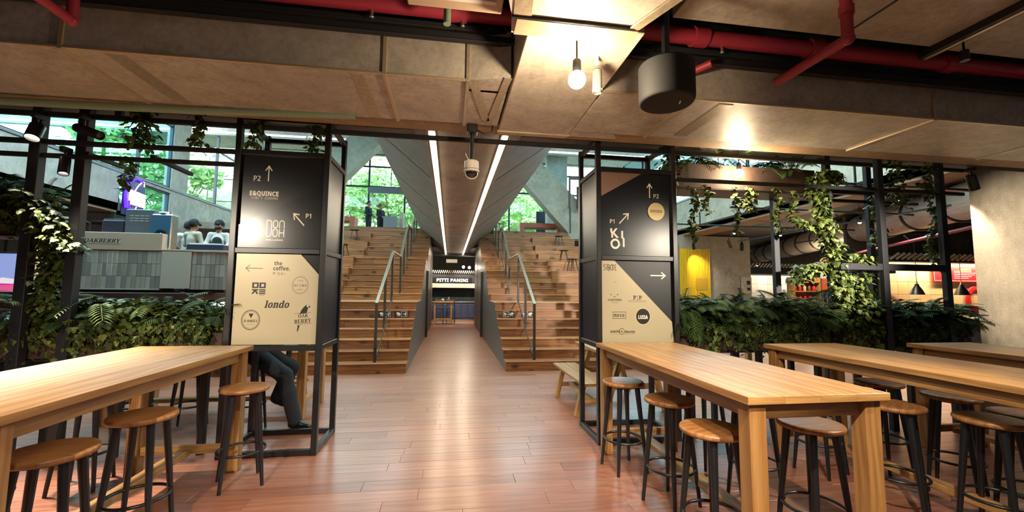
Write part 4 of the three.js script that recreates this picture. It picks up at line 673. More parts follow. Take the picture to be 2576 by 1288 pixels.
function bush(lab, x0, x1, y0, y1, zc, dz, n, size, mats) { // creeping plant that covers a planter: leaves over a rounded, lumpy hedge
  const t = thing('creeping_plant', lab, 'plant', [(x0 + x1) / 2, y0, zc]); const L = [], hx = (x1 - x0) / 2, h = y1 - y0;
  for (let i = 0; i < n; i++) { const u = rr(-1, 1), a = rr(-0.35, 2.6), lump = 0.86 + 0.22 * noise.noise(u * hx * 5.5, a * 2.2, x0 * 3) + 0.1 * noise.noise(u * hx * 17, a * 6, x0); const k = lump * rr(0.72, 1.03); const en = Math.sqrt(Math.max(0.05, 1 - Math.pow(Math.abs(u), 7)));
    L.push([[u * hx, h * (0.42 + 0.58 * Math.sin(a) * k * en) + (a < 0 ? a * h * 0.9 * rnd() : 0), dz * Math.cos(a) * k * en], [rr(-1.2, 0.1) + (a < 0.5 ? -0.3 : 0.4), rr(-0.8, 0.8) + Math.PI * (a > 2), rr(-0.7, 0.7)], size * rr(0.6, 1.3)]); }
  for (let k = 0; k < 7; k++) part(t, 'stem', tube([[rr(-hx, hx) * 0.9, 0, 0], [rr(-hx, hx) * 0.9, h * 0.5, rr(-0.1, 0.1)], [rr(-hx, hx) * 0.9, h * 0.8, rr(-0.15, 0.15)]], 0.006, 12, 5), M.bark);
  leaves(t, L, mats); return t;
}
function planter(name, lab, x0, x1, y0, y1, z0, z1, posts) {
  const t = thing(name, lab, 'planter'); const m = M.terracotta;
  part(t, 'front_panel', bx(x0, x1, y0, y1, z0 - 0.02, z0, 'x'), m); part(t, 'rear_panel', bx(x0, x1, y0, y1, z1, z1 + 0.02, 'x'), m);
  for (const x of [x0, x1 - 0.02]) part(t, 'end_panel', bx(x, x + 0.02, y0, y1, z1 + 0.02, z0 - 0.02, 'z'), m);
  part(t, 'base', bx(x0 + 0.02, x1 - 0.02, y0, y0 + 0.02, z1 + 0.02, z0 - 0.02, 'x'), M.black); part(t, 'soil', bx(x0 + 0.02, x1 - 0.02, y1 - 0.07, y1 - 0.03, z1 + 0.02, z0 - 0.02, 'x'), M.soil);
  part(t, 'rim', merge([bx(x0 - 0.01, x1 + 0.01, y0 - 0.02, y0, z1 - 0.01, z0 + 0.01, 'x')]), M.black);
  for (const x of posts) for (const z of [z0 - 0.05, z1 + 0.05]) part(t, 'leg', bx(x - 0.03, x + 0.03, 0, y0 - 0.02, z - 0.03, z + 0.03, 'y'), M.black);
}
planter('planter_box', 'long dark planter box on black legs behind the left table', -4.15, -2.2, 0.93, 1.16, -4.5, -5.0, [-4.0, -3.1, -2.35]);
planter('planter_box', 'long dark planter box on black legs right of the right sign tower', 2.6, 4.55, 0.93, 1.16, -4.45, -4.95, [2.75, 3.3, 3.62, 4.4]);
planter('planter_box', 'dark planter box around the foot of the trellis frame', 4.8, 6.6, 0.93, 1.16, -4.45, -4.95, [4.95, 5.7, 6.45]);
planter('hanging_planter', 'hanging planter trough overhead at far left, full of foliage', -5.2, -4.0, 2.08, 2.3, -4.48, -4.8, []);
planter('hanging_planter', 'long brown hanging planter trough above the right hedge', 2.62, 4.55, 2.86, 3.16, -4.55, -4.92, []);
{
  const where = ['first from the left', 'second from the left', 'third from the left', 'in the middle', 'third from the right', 'second from the right', 'first from the right'], few = ['at its left end', 'left of its middle', 'right of its middle', 'at its right end'];
  const row = (x0, x1, y, z, n, cnt, spread, lab, group, hm) => { for (let i = 0; i < n; i++) fernPlant(lab.replace('#', n === 7 ? where[i] : few[i]), x0 + (x1 - x0) * (i + 0.5) / n, y, z + rr(-0.08, 0.1), cnt, spread, group, hm); };
  row(-4.12, -2.22, 1.27, -4.7, 7, 22, 0.17, 'bushy green fern # in the left planter box', 'ferns in the left planter', 1.6);
  row(2.62, 4.55, 1.26, -4.62, 7, 80, 0.2, 'bushy dark fern # in the planter beside the right tower', 'ferns in the planter beside the right tower', 2.0);
  row(4.82, 6.5, 1.22, -4.62, 7, 74, 0.19, 'bushy dark fern # in the planter at the trellis foot', 'ferns in the trellis planter', 1.8);
  row(-5.15, -3.95, 2.36, -4.6, 4, 60, 0.17, 'fern spilling from the far left hanging planter, #', 'ferns in the left hanging planter', 1.8);
  row(2.7, 4.5, 3.16, -4.7, 4, 22, 0.12, 'fern on the brown hanging trough above the right hedge, #', 'ferns on the right hanging trough', 0.7);
  const dark = M.ivy;
  bush('small-leaved creeper covering the whole left planter box', -4.15, -2.2, 0.93, 1.5, -4.68, 0.32, 3800, 0.055, M.ivy);
  bush('dark small-leaved creeper covering the planter beside the right tower', 2.6, 4.55, 0.9, 1.44, -4.62, 0.34, 3600, 0.05, dark);
  bush('dark small-leaved creeper covering the planter at the trellis foot', 4.8, 6.6, 0.9, 1.42, -4.62, 0.34, 3600, 0.05, dark);
  bush('dark creeper covering the hanging planter at far left', -5.2, -3.8, 2.05, 2.5, -4.6, 0.24, 1800, 0.055, [M.ivy[0], M.ivy[2], M.fern[0], M.ivy[1]]);
  // ivy over the hedges' front edges
  for (let i = 0; i < 4; i++) { const x = -3.9 + i * 0.5; vine(['ivy trailing down the left planter at its left end', 'ivy trailing down the left planter left of its middle', 'ivy trailing down the left planter right of its middle', 'ivy trailing down the left planter beside the sign tower'][i], [[x, 1.2, -4.5], [x + 0.06, 1.18, -4.4], [x + 0.02, 1.05, -4.38], [x + 0.08, 0.9, -4.4]], 60, 0.045, 0.06, null); }
  // left vine column spilling from the hanging planter
  vine('pale dense ivy spilling off the right end of the left hanging planter', [[-4.05, 2.42, -4.5], [-3.82, 2.36, -4.45], [-3.66, 2.14, -4.42], [-3.54, 1.95, -4.42]], 800, 0.06, 0.15, null);
  vine('dark ivy column hanging below the left hanging planter', [[-3.8, 2.1, -4.5], [-3.68, 1.95, -4.48], [-3.68, 1.75, -4.48], [-3.74, 1.5, -4.5], [-3.78, 1.36, -4.52]], 900, 0.06, 0.17, null, dark);
  vine('ivy climbing at the far left edge up to the bars', [[-4.55, 2.4, -4.42], [-4.4, 2.6, -4.42], [-4.5, 2.75, -4.42], [-4.4, 2.92, -4.4]], 420, 0.055, 0.13, null, dark);
  // vine column right
  vine('sunny pale green ivy column climbing the post right of the hedge', [[4.75, 1.45, -4.42], [4.66, 1.7, -4.4], [4.62, 2.0, -4.4], [4.52, 2.4, -4.4], [4.46, 2.75, -4.42], [4.46, 3.0, -4.45]], 1500, 0.06, 0.13, null);
  vine('dark ivy bunch at the top of the right vine column', [[4.4, 2.85, -4.45], [4.48, 3.0, -4.42], [4.6, 3.08, -4.42], [4.75, 3.02, -4.42]], 420, 0.06, 0.13, null, dark);
  vine('dark ivy branching left from the right vine column', [[4.55, 1.95, -4.47], [4.42, 1.9, -4.47], [4.25, 1.9, -4.47], [4.2, 1.75, -4.48]], 600, 0.055, 0.15, null, dark);
  vine('pale ivy arm reaching left high on the right vine column', [[4.5, 2.4, -4.43], [4.3, 2.42, -4.43], [4.12, 2.48, -4.43]], 160, 0.05, 0.07, null);
  vine('dark ivy mass at the foot of the right vine column', [[4.98, 1.85, -4.5], [4.95, 1.6, -4.48], [5.0, 1.4, -4.46], [4.95, 1.1, -4.44], [4.85, 0.98, -4.42]], 1300, 0.058, 0.24, null, dark);
  vine('ivy reaching right from the vine column along the cross bar', [[4.7, 2.02, -4.38], [4.9, 2.04, -4.36], [5.05, 2.0, -4.36]], 160, 0.055, 0.1, null, dark);
  // vines hanging from the troughs and bars
  const hang = (lab, x, y0, y1, z, n, dx = 0.04, sp = 0.05, mats) => vine(lab, [[x, y0, z], [x + dx, (2 * y0 + y1) / 3, z + 0.02], [x - dx * 0.5, (y0 + 2 * y1) / 3, z], [x + dx, y1, z + 0.02]], Math.round(n * 2.2), 0.055, sp, null, mats || M.ivy);
  hang('long vine hanging right beside the right sign tower', 2.86, 2.88, 2.22, -4.56, 46); hang('short curling vine hanging near the right sign tower', 3.03, 2.88, 2.55, -4.56, 26, 0.07);
  hang('vine hanging below the globe bulb over the right hedge', 3.44, 2.9, 2.32, -4.56, 34, -0.03); hang('leafy vine tuft hanging right of the globe bulb', 3.6, 2.88, 2.62, -4.56, 44, 0.05, 0.09);
  hang('vine hanging left of the grey trellis post over the hedge', 3.98, 2.9, 2.4, -4.56, 34); hang('thin vine hanging near the right end of the brown trough', 4.2, 2.9, 2.45, -4.56, 26);
  hang('broad vine cluster hanging from the top bars of the trellis', 5.52, 3.35, 2.72, -4.4, 80, 0.05, 0.16); hang('vine cluster hanging lower inside the trellis', 5.5, 2.86, 2.25, -4.6, 70, -0.05, 0.12);
  hang('vine hanging along the right trellis post', 5.95, 3.3, 2.85, -4.36, 40, 0.03, 0.1); hang('long vine ending in pale leaves at the right trellis post', 6.05, 2.86, 1.95, -4.42, 60, 0.07, 0.05);
  hang('bushy plant hanging from the bars left of the left tower', -3.02, 3.35, 2.95, -4.42, 90, 0.05, 0.14); hang('short vine hanging under the lowest bar left of the left tower', -3.1, 2.82, 2.55, -4.42, 22, 0.05);
  hang('small vine tuft hanging left of the left tower', -2.52, 3.3, 2.98, -4.42, 34, 0.04, 0.08); hang('small vine tuft over the upper left corner of the left tower', -1.98, 3.32, 3.02, -4.42, 34, 0.03, 0.08); hang('vine hanging at the upper right corner of the left tower', -1.42, 3.3, 2.98, -4.44, 40, 0.05, 0.07);
  hang('dark vine cluster hanging behind the right sign tower', 2.56, 3.35, 2.92, -4.6, 60, 0.05, 0.14);
}

// ═════════ BERRY STALL ON THE RAISED FLOOR AT LEFT ═════════
struct('floor_raised', merge([bx(-17, -4.78, 1.3, 1.496, -14.3, -8.7, 'x', 0.006), bx(-10.04, -4.78, 1.3, 1.496, -17.3, -14.3, 'x', 0.006), bx(-17, -4.78, 0, 1.3, -8.85, -8.7, 'x', 0.006)]), M.walnut);
{
  const s = thing('stall_counter', 'long tiled stall counter with a pale shop front on the raised floor', 'counter');
  const Z = -9.0, y0 = 1.56, y1 = 2.3;
  const run = (a, b) => { part(s, 'tile_backing', bx(a, b, y0, y1, Z - 0.5, Z - 0.012, 'x'), M.grout); const n = Math.round((b - a) / 0.084); const w = (b - a) / n; for (let r = 0; r < 3; r++) for (let i = 0; i < n; i++) { const x = a + i * w, y = y0 + r * 0.247; part(s, 'tile', tileG, pick(M.tile), [x + w / 2, y + 0.123, Z - 0.006], [rr(-0.006, 0.006), rr(-0.012, 0.012), 0]); } };
  const tileG = cbox(0.079, 0.24, 0.014, 0.003, 'y');
  run(-7.1, -5.58); run(-5.04, -4.45);
  part(s, 'plain_panel', bx(-5.57, -5.05, y0 + 0.02, y1 + 0.02, Z - 0.4, Z + 0.02, 'x'), M.beigePanel);
  part(s, 'plinth', bx(-7.1, -4.45, 1.5, y0, Z - 0.4, Z - 0.05, 'x'), M.black); part(s, 'trim_strip', bx(-7.1, -5.58, y0 - 0.012, y0 + 0.012, Z - 0.01, Z + 0.012, 'x', 0.002), M.cream);
  part(s, 'worktop', bx(-5.57, -4.4, y1, y1 + 0.04, Z - 0.6, Z + 0.02, 'x'), M.pinkBeige);
  const f = part(s, 'front_sign', bx(-7.15, -5.58, 2.31, 2.65, Z - 0.4, Z + 0.02, 'x', 0.006), M.pinkBeige); part(s, 'shadow_gap', bx(-7.1, -5.58, 2.28, 2.31, Z - 0.4, Z - 0.02, 'x'), M.black);
  const lt = canvasTex(1024, 128, (g, w, h) => { g.fillStyle = '#c0a893'; g.fillRect(0, 0, w, h); g.fillStyle = '#1f1916'; txt(g, 'OAKBERRY', 20, 104, 984, 'italic 900 120px serif'); });
  part(f, 'lettering', uvBox(cbox(0.64, 0.09, 0.004, 0.0005), 0.64, 0.09), std({ map: lt, roughness: 0.5 }), [-6.62, 2.475, Z + 0.022]);
  const mk = thing('drink_machine', 'grey steel box machine with vents on the stall counter', 'appliance', [-6.15, 2.65, -9.4]);
  part(mk, 'housing', bx(-0.26, 0.26, 0.02, 0.5, -0.25, 0.2, 'x', 0.012), M.greyMetal); for (let r = 0; r < 3; r++) for (let i = 0; i < 4; i++) part(mk, 'vent_slot', bx(-0.18 + i * 0.09, -0.11 + i * 0.09, 0.26 + r * 0.05, 0.275 + r * 0.05, 0.2, 0.204, 'x', 0.001), M.cream); part(mk, 'foot_plate', bx(-0.24, 0.24, 0, 0.02, -0.22, 0.18, 'x'), M.black);
  const fz = thing('ice_cream_machine', 'blue glass fronted ice cream machine with a white emblem beside the staff', 'appliance', [-5.71, 2.34, -9.3]);
  part(fz, 'housing', bx(-0.2, 0.17, 0, 0.72, -0.06, 0.16, 'y', 0.02), M.chrome); part(fz, 'front_glass', bx(-0.19, 0.16, 0.06, 0.7, 0.16, 0.172, 'y', 0.004), phy({ color: 0x38607c, roughness: 0.12, clearcoat: 1 })); part(fz, 'hopper', lathe([[0, 0.72], [0.1, 0.72], [0.11, 0.77], [0.0, 0.79]], 24).translate(-0.02, 0, 0.05), M.chrome); part(fz, 'drum_cover', rod([0, 0.28, 0.16], [0, 0.28, 0.19], 0.13, 0.12, 24), M.black); part(fz, 'emblem', poly([[-0.03, -0.05], [0.03, -0.03], [0.045, 0.03], [0.0, 0.07], [-0.03, 0.04], [-0.01, 0]], 0.004), M.white, [0.01, 0.27, 0.192]);
  const bk = thing('dark_appliance', 'low dark purple appliance behind the shop front sign', 'appliance', [-6.65, 2.65, -9.45]); part(bk, 'body', bx(-0.2, 0.2, 0, 0.28, -0.2, 0.2, 'x', 0.02), std({ color: 0x2a2030, roughness: 0.5 })); part(bk, 'lid', bx(-0.18, 0.18, 0.28, 0.3, -0.18, 0.18, 'x', 0.01), M.black);
  const box = thing('counter_tray', 'dark tray with a white cloth on the counter before the masked worker', 'tray', [-4.88, 2.34, -9.25]); part(box, 'tray', bx(-0.34, 0.34, 0, 0.13, -0.15, 0.15, 'x', 0.01), M.navy); part(box, 'cloth', bx(-0.3, 0.25, 0.13, 0.15, -0.12, 0.12, 'x', 0.008), M.white);
  // neon outline sign in the window behind
  const nz = thing('neon_sign', 'glowing violet and white neon sign in the left window', 'sign', [-9.72, 4.38, -14.25]);
  const nv = glow(new THREE.Color(0.1, 0.02, 1), 2.2), nw = glow(new THREE.Color(1, 0.85, 0.95), 3.6);
  const nt = (pts, m, r = 0.02) => part(nz, 'neon_tube', tube(pts.map(([z, y]) => [0, y, -z]), r, 30, 6), m);
  nt([[-0.3, 0.3], [-0.15, 0.5], [0.1, 0.58], [0.32, 0.5]], nv, 0.035); nt([[-0.3, 0.3], [-0.36, 0.0], [-0.3, -0.4]], nv, 0.05); nt([[-0.2, -0.15], [-0.2, -0.3], [-0.05, -0.55]], nv, 0.03);
  for (let i = 0; i < 6; i++) nt([[-0.2, 0.16 - i * 0.075], [0.42, 0.12 - i * 0.07]], nw, 0.036); nt([[0.0, 0.2], [0.15, 0.42], [0.34, 0.55], [0.36, 0.4]], nw, 0.016); nt([[0.1, -0.3], [-0.02, -0.55]], nw, 0.016);
  part(nz, 'backing', bx(-0.06, -0.045, -0.6, 0.62, -0.48, 0.42, 'y', 0.004), phy({ color: 0x2a1c78, roughness: 0.3, transmission: 0.6, thickness: 0 })); pointLight(nz, [0.2, 0, 0], new THREE.Color(0.5, 0.35, 1), 1.2, 0.05);
  // railing in the dark recess behind the stall
  const rl = thing('recess_railing', 'thin black railing in the dark recess behind the stall', 'railing'); part(rl, 'top_rail', bx(-12.4, -9.9, 3.45, 3.5, -13.4, -13.35, 'x'), M.black); for (const x of [-12.2, -11.2, -10.2]) part(rl, 'post', bx(x - 0.02, x + 0.02, 1.5, 3.45, -13.4, -13.36, 'y'), M.black); part(rl, 'mid_rail', bx(-12.4, -9.9, 3.15, 3.18, -13.4, -13.36, 'x'), M.black);
  pointLight(scene, [-11.5, 3.3, -10.2], SOFTWARM, 5, 0.06);
  // bright poster and menu wall at far left
  const w = thing('shop_partition', 'warm lit pale partition wall seen through the left vines', 'wall panel', [-8.95, 1.5, -10.5]); part(w, 'panel', bx(-0.3, 0.4, 0, 0.95, -0.06, 0, 'y', 0.006), M.cream); part(w, 'skirting', bx(-0.3, 0.4, 0, 0.08, 0, 0.012, 'x', 0.002), M.pinkBeige);
  spotLight(scene, [-8.9, 3.7, -9.6], [-8.9, 2.0, -10.5], WARM, 26, 0.5);
  const pt = canvasTex(256, 384, (g, W, H) => { g.fillStyle = '#8f9fd8'; g.fillRect(0, 0, W, H); g.fillStyle = '#cdd6f2'; g.fillRect(0, 0, 100, H); g.fillStyle = '#2a2540'; g.fillRect(0, 60, 22, 40); g.fillRect(0, 130, 18, 40); g.fillStyle = '#d61f72'; g.fillRect(60, 280, 196, 80); g.fillStyle = '#e9dbe4'; g.beginPath(); g.moveTo(120, 270); g.lineTo(170, 220); g.lineTo(256, 240); g.lineTo(256, 280); g.fill(); g.strokeStyle = '#f59cc2'; g.lineWidth = 4; for (let i = 0; i < 6; i++) { g.beginPath(); g.moveTo(66, 290 + i * 12); g.bezierCurveTo(110, 280 + i * 12, 160, 310 + i * 12, 250, 288 + i * 12); g.stroke(); } });
  const po = thing('lit_poster', 'blue and magenta backlit poster at the far left edge', 'poster', [-9.72, 1.85, -10.5]); part(po, 'screen', uvBox(cbox(0.95, 0.9, 0.03, 0.004), 0.95, 0.9), std({ color: 0x222222, map: pt, emissive: 0xffffff, emissiveMap: pt, emissiveIntensity: 0.9, roughness: 0.4 })); part(po, 'frame', merge([bx(-0.5, 0.5, -0.49, -0.45, -0.02, 0.03, 'x'), bx(-0.5, 0.5, 0.45, 0.49, -0.02, 0.03, 'x')]), M.black);
  const bn = thing('wooden_counter', 'dark wooden counter below the poster at far left', 'counter'); part(bn, 'body', bx(-9.5, -5.6, 0.9, 1.35, -7.9, -7.4, 'x'), M.walnut); part(bn, 'top', bx(-9.55, -5.5, 1.35, 1.4, -8.0, -7.3, 'x'), M.oakDark); part(bn, 'plinth', bx(-9.4, -5.7, 0, 0.9, -7.9, -7.5, 'x'), M.sub);
}

// ═════════ RIGHT SIDE HALL ═════════
{
  struct('wall_column', poly([[6.7, 4.42], [9.8, 4.42], [9.8, 4.56], [6.92, 4.56]], 4.12).rotateX(-Math.PI / 2), M.concreteWarm);
  struct('wall_grey', bx(9.7, 13.05, 0, 4.05, -16.8, -16.5, 'x', 0.01), M.concreteWarm);
  struct('wall_hall', bx(5.0, 18, 0, 4.05, -22.4, -22.1, 'x', 0.01), M.concreteDark);
  const y = thing('yellow_slat_panel', 'bright yellow panel of vertical slats on the grey wall', 'wall panel', [10.37, 1.37, -16.45]);
  part(y, 'backing', bx(-0.7, 0.7, 0, 2.1, -0.03, 0, 'y'), M.yellow); for (let i = 0; i < 20; i++) part(y, 'slat', bx(-0.69 + i * 0.07, -0.65 + i * 0.07, 0.0, 2.1, 0.0, 0.04, 'y', 0.004), M.yellow); part(y, 'hatch', bx(0.0, 0.55, 0.35, 0.85, 0.04, 0.045, 'y', 0.002), std({ color: 0xb98f12, roughness: 0.5 }));
  const p = thing('framed_notice', 'white framed notice with two dark pictures on the grey wall', 'picture', [12.78, 1.93, -16.48]); part(p, 'frame', bx(-0.25, 0.25, -0.36, 0.36, 0, 0.03, 'y', 0.004), M.cream); part(p, 'picture', bx(0.02, 0.18, 0.03, 0.2, 0.03, 0.034, 'x', 0.001), M.matte); part(p, 'picture', bx(0.02, 0.18, -0.22, -0.1, 0.03, 0.034, 'x', 0.001), M.matte);
  const A = V(10.55, 3.62, -6.25), B = V(16.4, 3.62, -20.1), dir = B.clone().sub(A).normalize(), yaw = Math.atan2(dir.x, dir.z);
  const d = thing('round_duct', 'fat round sheet metal duct with black straps under the right ceiling', 'duct', [A.x, A.y, A.z], yaw); const DL = A.distanceTo(B);
  part(d, 'pipe', rod([0, 0, 0], [0, 0, DL], 0.4, 0.4, 40), M.duct); for (let z = 1.3; z < DL; z += 1.3) part(d, 'strap', new THREE.TorusGeometry(0.412, 0.026, 6, 44).scale(1, 1, 1.8).translate(0, 0, z), M.black);
  for (let z = 1.9; z < DL; z += 2.6) part(d, 'hanger_rod', rod([0, 0.38, z], [0, 0.45, z], 0.012), M.black);
  const rp = thing('hall_pipe', 'dark red pipe running below the round duct', 'pipe', [9.25, 2.8, -6.2], 2.607); part(rp, 'pipe', rod([0, 0, -1.2], [0, 0, 14], 0.035, 0.035, 12), std({ color: 0x6d1f2a, roughness: 0.5 })); part(rp, 'bracket', merge([2, 5, 8, 11].map((z) => rod([0, 0.02, z], [0.1, 0.14, z], 0.012))), M.black);
  const gr = thing('hanging_grid', 'black hanging grid with pale edges behind the trellis', 'rail'); for (const z of [-6.2, -8.4, -10.8]) part(gr, 'bar', bx(6.2, 17, 3.5, 3.54, z - 0.03, z + 0.03, 'x'), M.steel); for (const x of [7, 10.6, 13, 15.4]) part(gr, 'bar', bx(x - 0.03, x + 0.03, 3.5, 3.54, -14, -6, 'z'), M.steel); for (const x of [7, 13]) for (const z of [-6.2, -10.8]) part(gr, 'hanger', bx(x - 0.015, x + 0.015, 3.54, 3.9, z - 0.015, z + 0.015, 'y'), M.black);
  // hall lamps
  const lamps = [[11.23, 3.6, -8.6, 'bright spot lamp between the right trellis posts, level with the round duct'], [10.0, 3.72, -7.9, 'spot lamp high in the trellis cell under the top bars'], [11.34, 3.6, -9.99, 'spot lamp left of the broad trellis post'], [11.27, 3.6, -12.75, 'spot lamp left of the vine column'], [10.0, 3.72, -13.4, 'spot lamp above the grey wall at left'], [16.64, 3.15, -12.0, 'brightest spot lamp over the tiled shop'], [16.17, 2.92, -12.0, 'lower spot lamp over the tiled shop'], [15.0, 2.62, -18.0, 'small lamp low over the white tiled shop'], [14.59, 2.92, -18.0, 'upper small lamp over the white tiled shop'], [15.65, 2.84, -18.0, 'small lamp at the end of the awning over the white tiled shop']];
  lamps.forEach(([x, yy, z, lab], i) => { const l = thing('spot_lamp', lab, 'lamp', [x, yy, z]); part(l, 'can', lathe([[0, 0.16], [0.05, 0.16], [0.055, 0.15], [0.055, 0.0], [0.048, 0.0], [0.048, 0.04]], 18), M.black); part(l, 'lens', new THREE.SphereGeometry(0.046, 14, 8, 0, 6.283, Math.PI / 2, Math.PI / 2).translate(0, 0.012, 0), M.spotGlow); part(l, 'stem', rod([0, 0.16, 0], [0, 4.1 - yy, 0], 0.01, 0.01, 6), M.black); spotLight(l, [0, -0.06, 0], [0, -3, 0.4], SOFTWARM, LIT.shop * (i > 4 ? 1.4 : 1), 0.95, 0.8); });
  trackSpot('', 'small black spotlight on the grey wall, lit', [9.98, 3.55, -15.9], [10.6, 2.4, -16.5], 0.25, 16, 0.06); trackSpot('', 'small black spotlight on the grey wall, unlit', [12.2, 3.6, -15.9], [12.6, 2.4, -16.5], 0.3, 0, 0.07);
  // tiled shop at right
  const Z = -11, s = thing('tiled_shop', 'warm lit tiled shop wall with dark slatted awning at right', 'shop');
  part(s, 'wall_backing', bx(13.3, 17.9, 0, 2.62, Z - 0.2, Z - 0.012, 'x'), M.grout);
  const tg = cbox(0.392, 0.392, 0.014, 0.003, 'x'); for (let i = 0; i < 11; i++) for (let r = 0; r < 7; r++) part(s, 'tile', tg, pick(M.warmTile), [13.5 + i * 0.4, 0.2 + r * 0.4, Z - 0.006]);
  part(s, 'fascia', bx(13.2, 17.9, 2.6, 2.78, Z - 0.3, Z + 0.3, 'x'), M.matte); part(s, 'upper_panel', bx(12.2, 17.9, 2.8, 4.0, Z - 0.3, Z - 0.2, 'x'), M.concreteDark); for (let i = 0; i < 22; i++) part(s, 'awning_slat', bar([13.1 + i * 0.2, 2.66, Z + 0.33], [13.22 + i * 0.2, 2.84, Z + 0.5], 0.05, 0.06), M.cream);
  part(s, 'back_panel', bx(12.2, 13.25, 0, 2.3, Z - 1.2, Z - 1.1, 'y'), M.matte);
  rectLight(s, 4.2, 0.1, [15.4, 2.56, Z + 0.4], [15.4, 1.2, Z], WARM, 90);
  const bt = canvasTex(512, 192, (g, w, h) => { g.fillStyle = '#c4161c'; g.fillRect(0, 0, w, h); g.strokeStyle = '#f0d9d0'; g.lineWidth = 3; g.strokeRect(8, 8, 130, 176); g.strokeRect(150, 8, 350, 176); g.fillStyle = '#f4b45c'; g.font = '900 34px sans-serif'; g.fillText('MENÚ', 250, 56); g.fillStyle = '#f0dcd2'; for (let i = 0; i < 4; i++) g.fillRect(190, 84 + i * 22, 220 - i * 30, 5); g.fillStyle = '#f4b45c'; g.fillRect(190, 62, 160, 10); });
  const mb = thing('menu_board', 'red menu board hanging on the tiled shop wall', 'sign', [15.95, 2.27, Z + 0.1]); part(mb, 'panel', uvBox(cbox(2.1, 0.48, 0.03, 0.004), 2.1, 0.48), std({ map: bt, roughness: 0.4, emissive: 0xffffff, emissiveMap: bt, emissiveIntensity: 0.35 })); part(mb, 'edge', bx(-1.06, 1.06, -0.26, -0.24, -0.02, 0.02, 'x', 0.002), M.red);
  solo('red_letter', new THREE.TorusGeometry(0.34, 0.1, 8, 32, 4.7).rotateZ(0.9).scale(1, 1, 0.3), M.red, 'big red round letter on the tiled wall beside the column', 'sign', null, [16.6, 1.48, Z + 0.03]);
  for (const [x, lab] of [[13.1, 'left black pendant lamp before the tiled shop'], [14.62, 'right black pendant lamp before the tiled shop']]) { const l = thing('pendant_lamp', lab, 'lamp', [x, 1.6, -10]); const up = 2.45; part(l, 'shade', lathe([[0.17, 0], [0.165, 0.02], [0.12, 0.14], [0.06, 0.24], [0.04, 0.3], [0, 0.31]], 24), phy({ color: 0x141414, roughness: 0.4, side: THREE.DoubleSide })); part(l, 'cap', rod([0, 0.3, 0], [0, 0.38, 0], 0.03, 0.02), M.ductEdge); part(l, 'flex', rod([0, 0.38, 0], [0, up + 0.06, 0], 0.008, 0.008, 6), M.black); part(l, 'bulb', new THREE.SphereGeometry(0.05, 14, 10).translate(0, 0.06, 0), M.bulbGlow); pointLight(l, [0, 0.06, 0], WARM, 5, 0.05); }
  const ct = thing('glass_counter', 'shop counter with curved glass display beside the column', 'counter', [13.9, 0, -9.4]); part(ct, 'body', bx(-1.2, 2.4, 0, 0.85, -0.4, 0.3, 'x'), M.oakDark); part(ct, 'top', bx(-1.25, 2.45, 0.85, 0.9, -0.45, 0.35, 'x'), M.chrome); part(ct, 'glass', tube([[-1.0, 0.92, 0.25], [-1.0, 1.2, 0.2], [-1.0, 1.32, 0], [-1.0, 1.34, -0.3]], 0.02), M.chrome); part(ct, 'display_case', poly([[0, 0], [0.55, 0], [0.5, 0.3], [0.3, 0.42], [0, 0.44]], 2.0).rotateY(-Math.PI / 2).translate(1.1, 0.9, -0.3), M.glass);
  const pr = thing('food_tray', 'steel food tray in the display case', 'tray', [14.2, 0.9, -9.3]); part(pr, 'pan', bx(-0.5, 0.5, 0, 0.07, -0.15, 0.15, 'x', 0.01), M.chrome); part(pr, 'food', bx(-0.46, 0.46, 0.07, 0.1, -0.12, 0.12, 'x', 0.01), M.pinkBeige);
  // white tiled shop far, beyond the grey wall
  const w2 = thing('white_tiled_shop', 'pale tiled shop front under a striped awning, beyond the grey wall', 'shop'); const Z2 = -17; part(w2, 'wall_backing', bx(13.2, 17.9, 0, 2.45, Z2 - 0.2, Z2 - 0.012, 'x'), M.grout); const tg2 = cbox(0.492, 0.392, 0.014, 0.003, 'x'); for (let i = 0; i < 5; i++) for (let r = 0; r < 6; r++) part(w2, 'tile', tg2, pick(M.whiteTile), [13.5 + i * 0.5, 0.2 + r * 0.4, Z2 - 0.006]);
  part(w2, 'fascia', bx(13.2, 17.9, 2.45, 2.75, Z2 - 0.1, Z2 + 0.3, 'x'), M.matte); for (let i = 0; i < 20; i++) part(w2, 'awning_slat', bar([13.2 + i * 0.16, 2.75, Z2 + 0.3], [13.3 + i * 0.16, 2.92, Z2 + 0.4], 0.04, 0.05), M.cream); part(w2, 'door_post', bx(14.6, 14.85, 0, 2.45, Z2, Z2 + 0.1, 'y'), M.matte); rectLight(w2, 3, 0.1, [14.7, 2.4, Z2 + 0.5], [14.7, 1.0, Z2], SOFTWARM, 34);
  // shelf unit with goods, orange, between the vines
  const sh = thing('wooden_shelf', 'warm wooden shelf unit glimpsed left of the right vine column', 'shelf', [13.0, 0, -13.9]); part(sh, 'back', bx(-0.5, 0.6, 0, 2.2, -0.05, 0, 'y'), M.orange); for (let i = 0; i < 6; i++) part(sh, 'shelf_board', bx(-0.5, 0.6, 0.3 + i * 0.34, 0.33 + i * 0.34, 0, 0.3, 'x'), M.oak); for (const x of [-0.5, 0.57]) part(sh, 'side', bx(x, x + 0.03, 0, 2.2, 0, 0.3, 'y'), M.oak); pointLight(scene, [13.0, 2.6, -13.0], WARM, 9, 0.05);
  const rowN = ['lowest', 'second', 'third', 'fourth', 'top'], colN = ['first', 'second', 'third', 'fourth', 'last'];
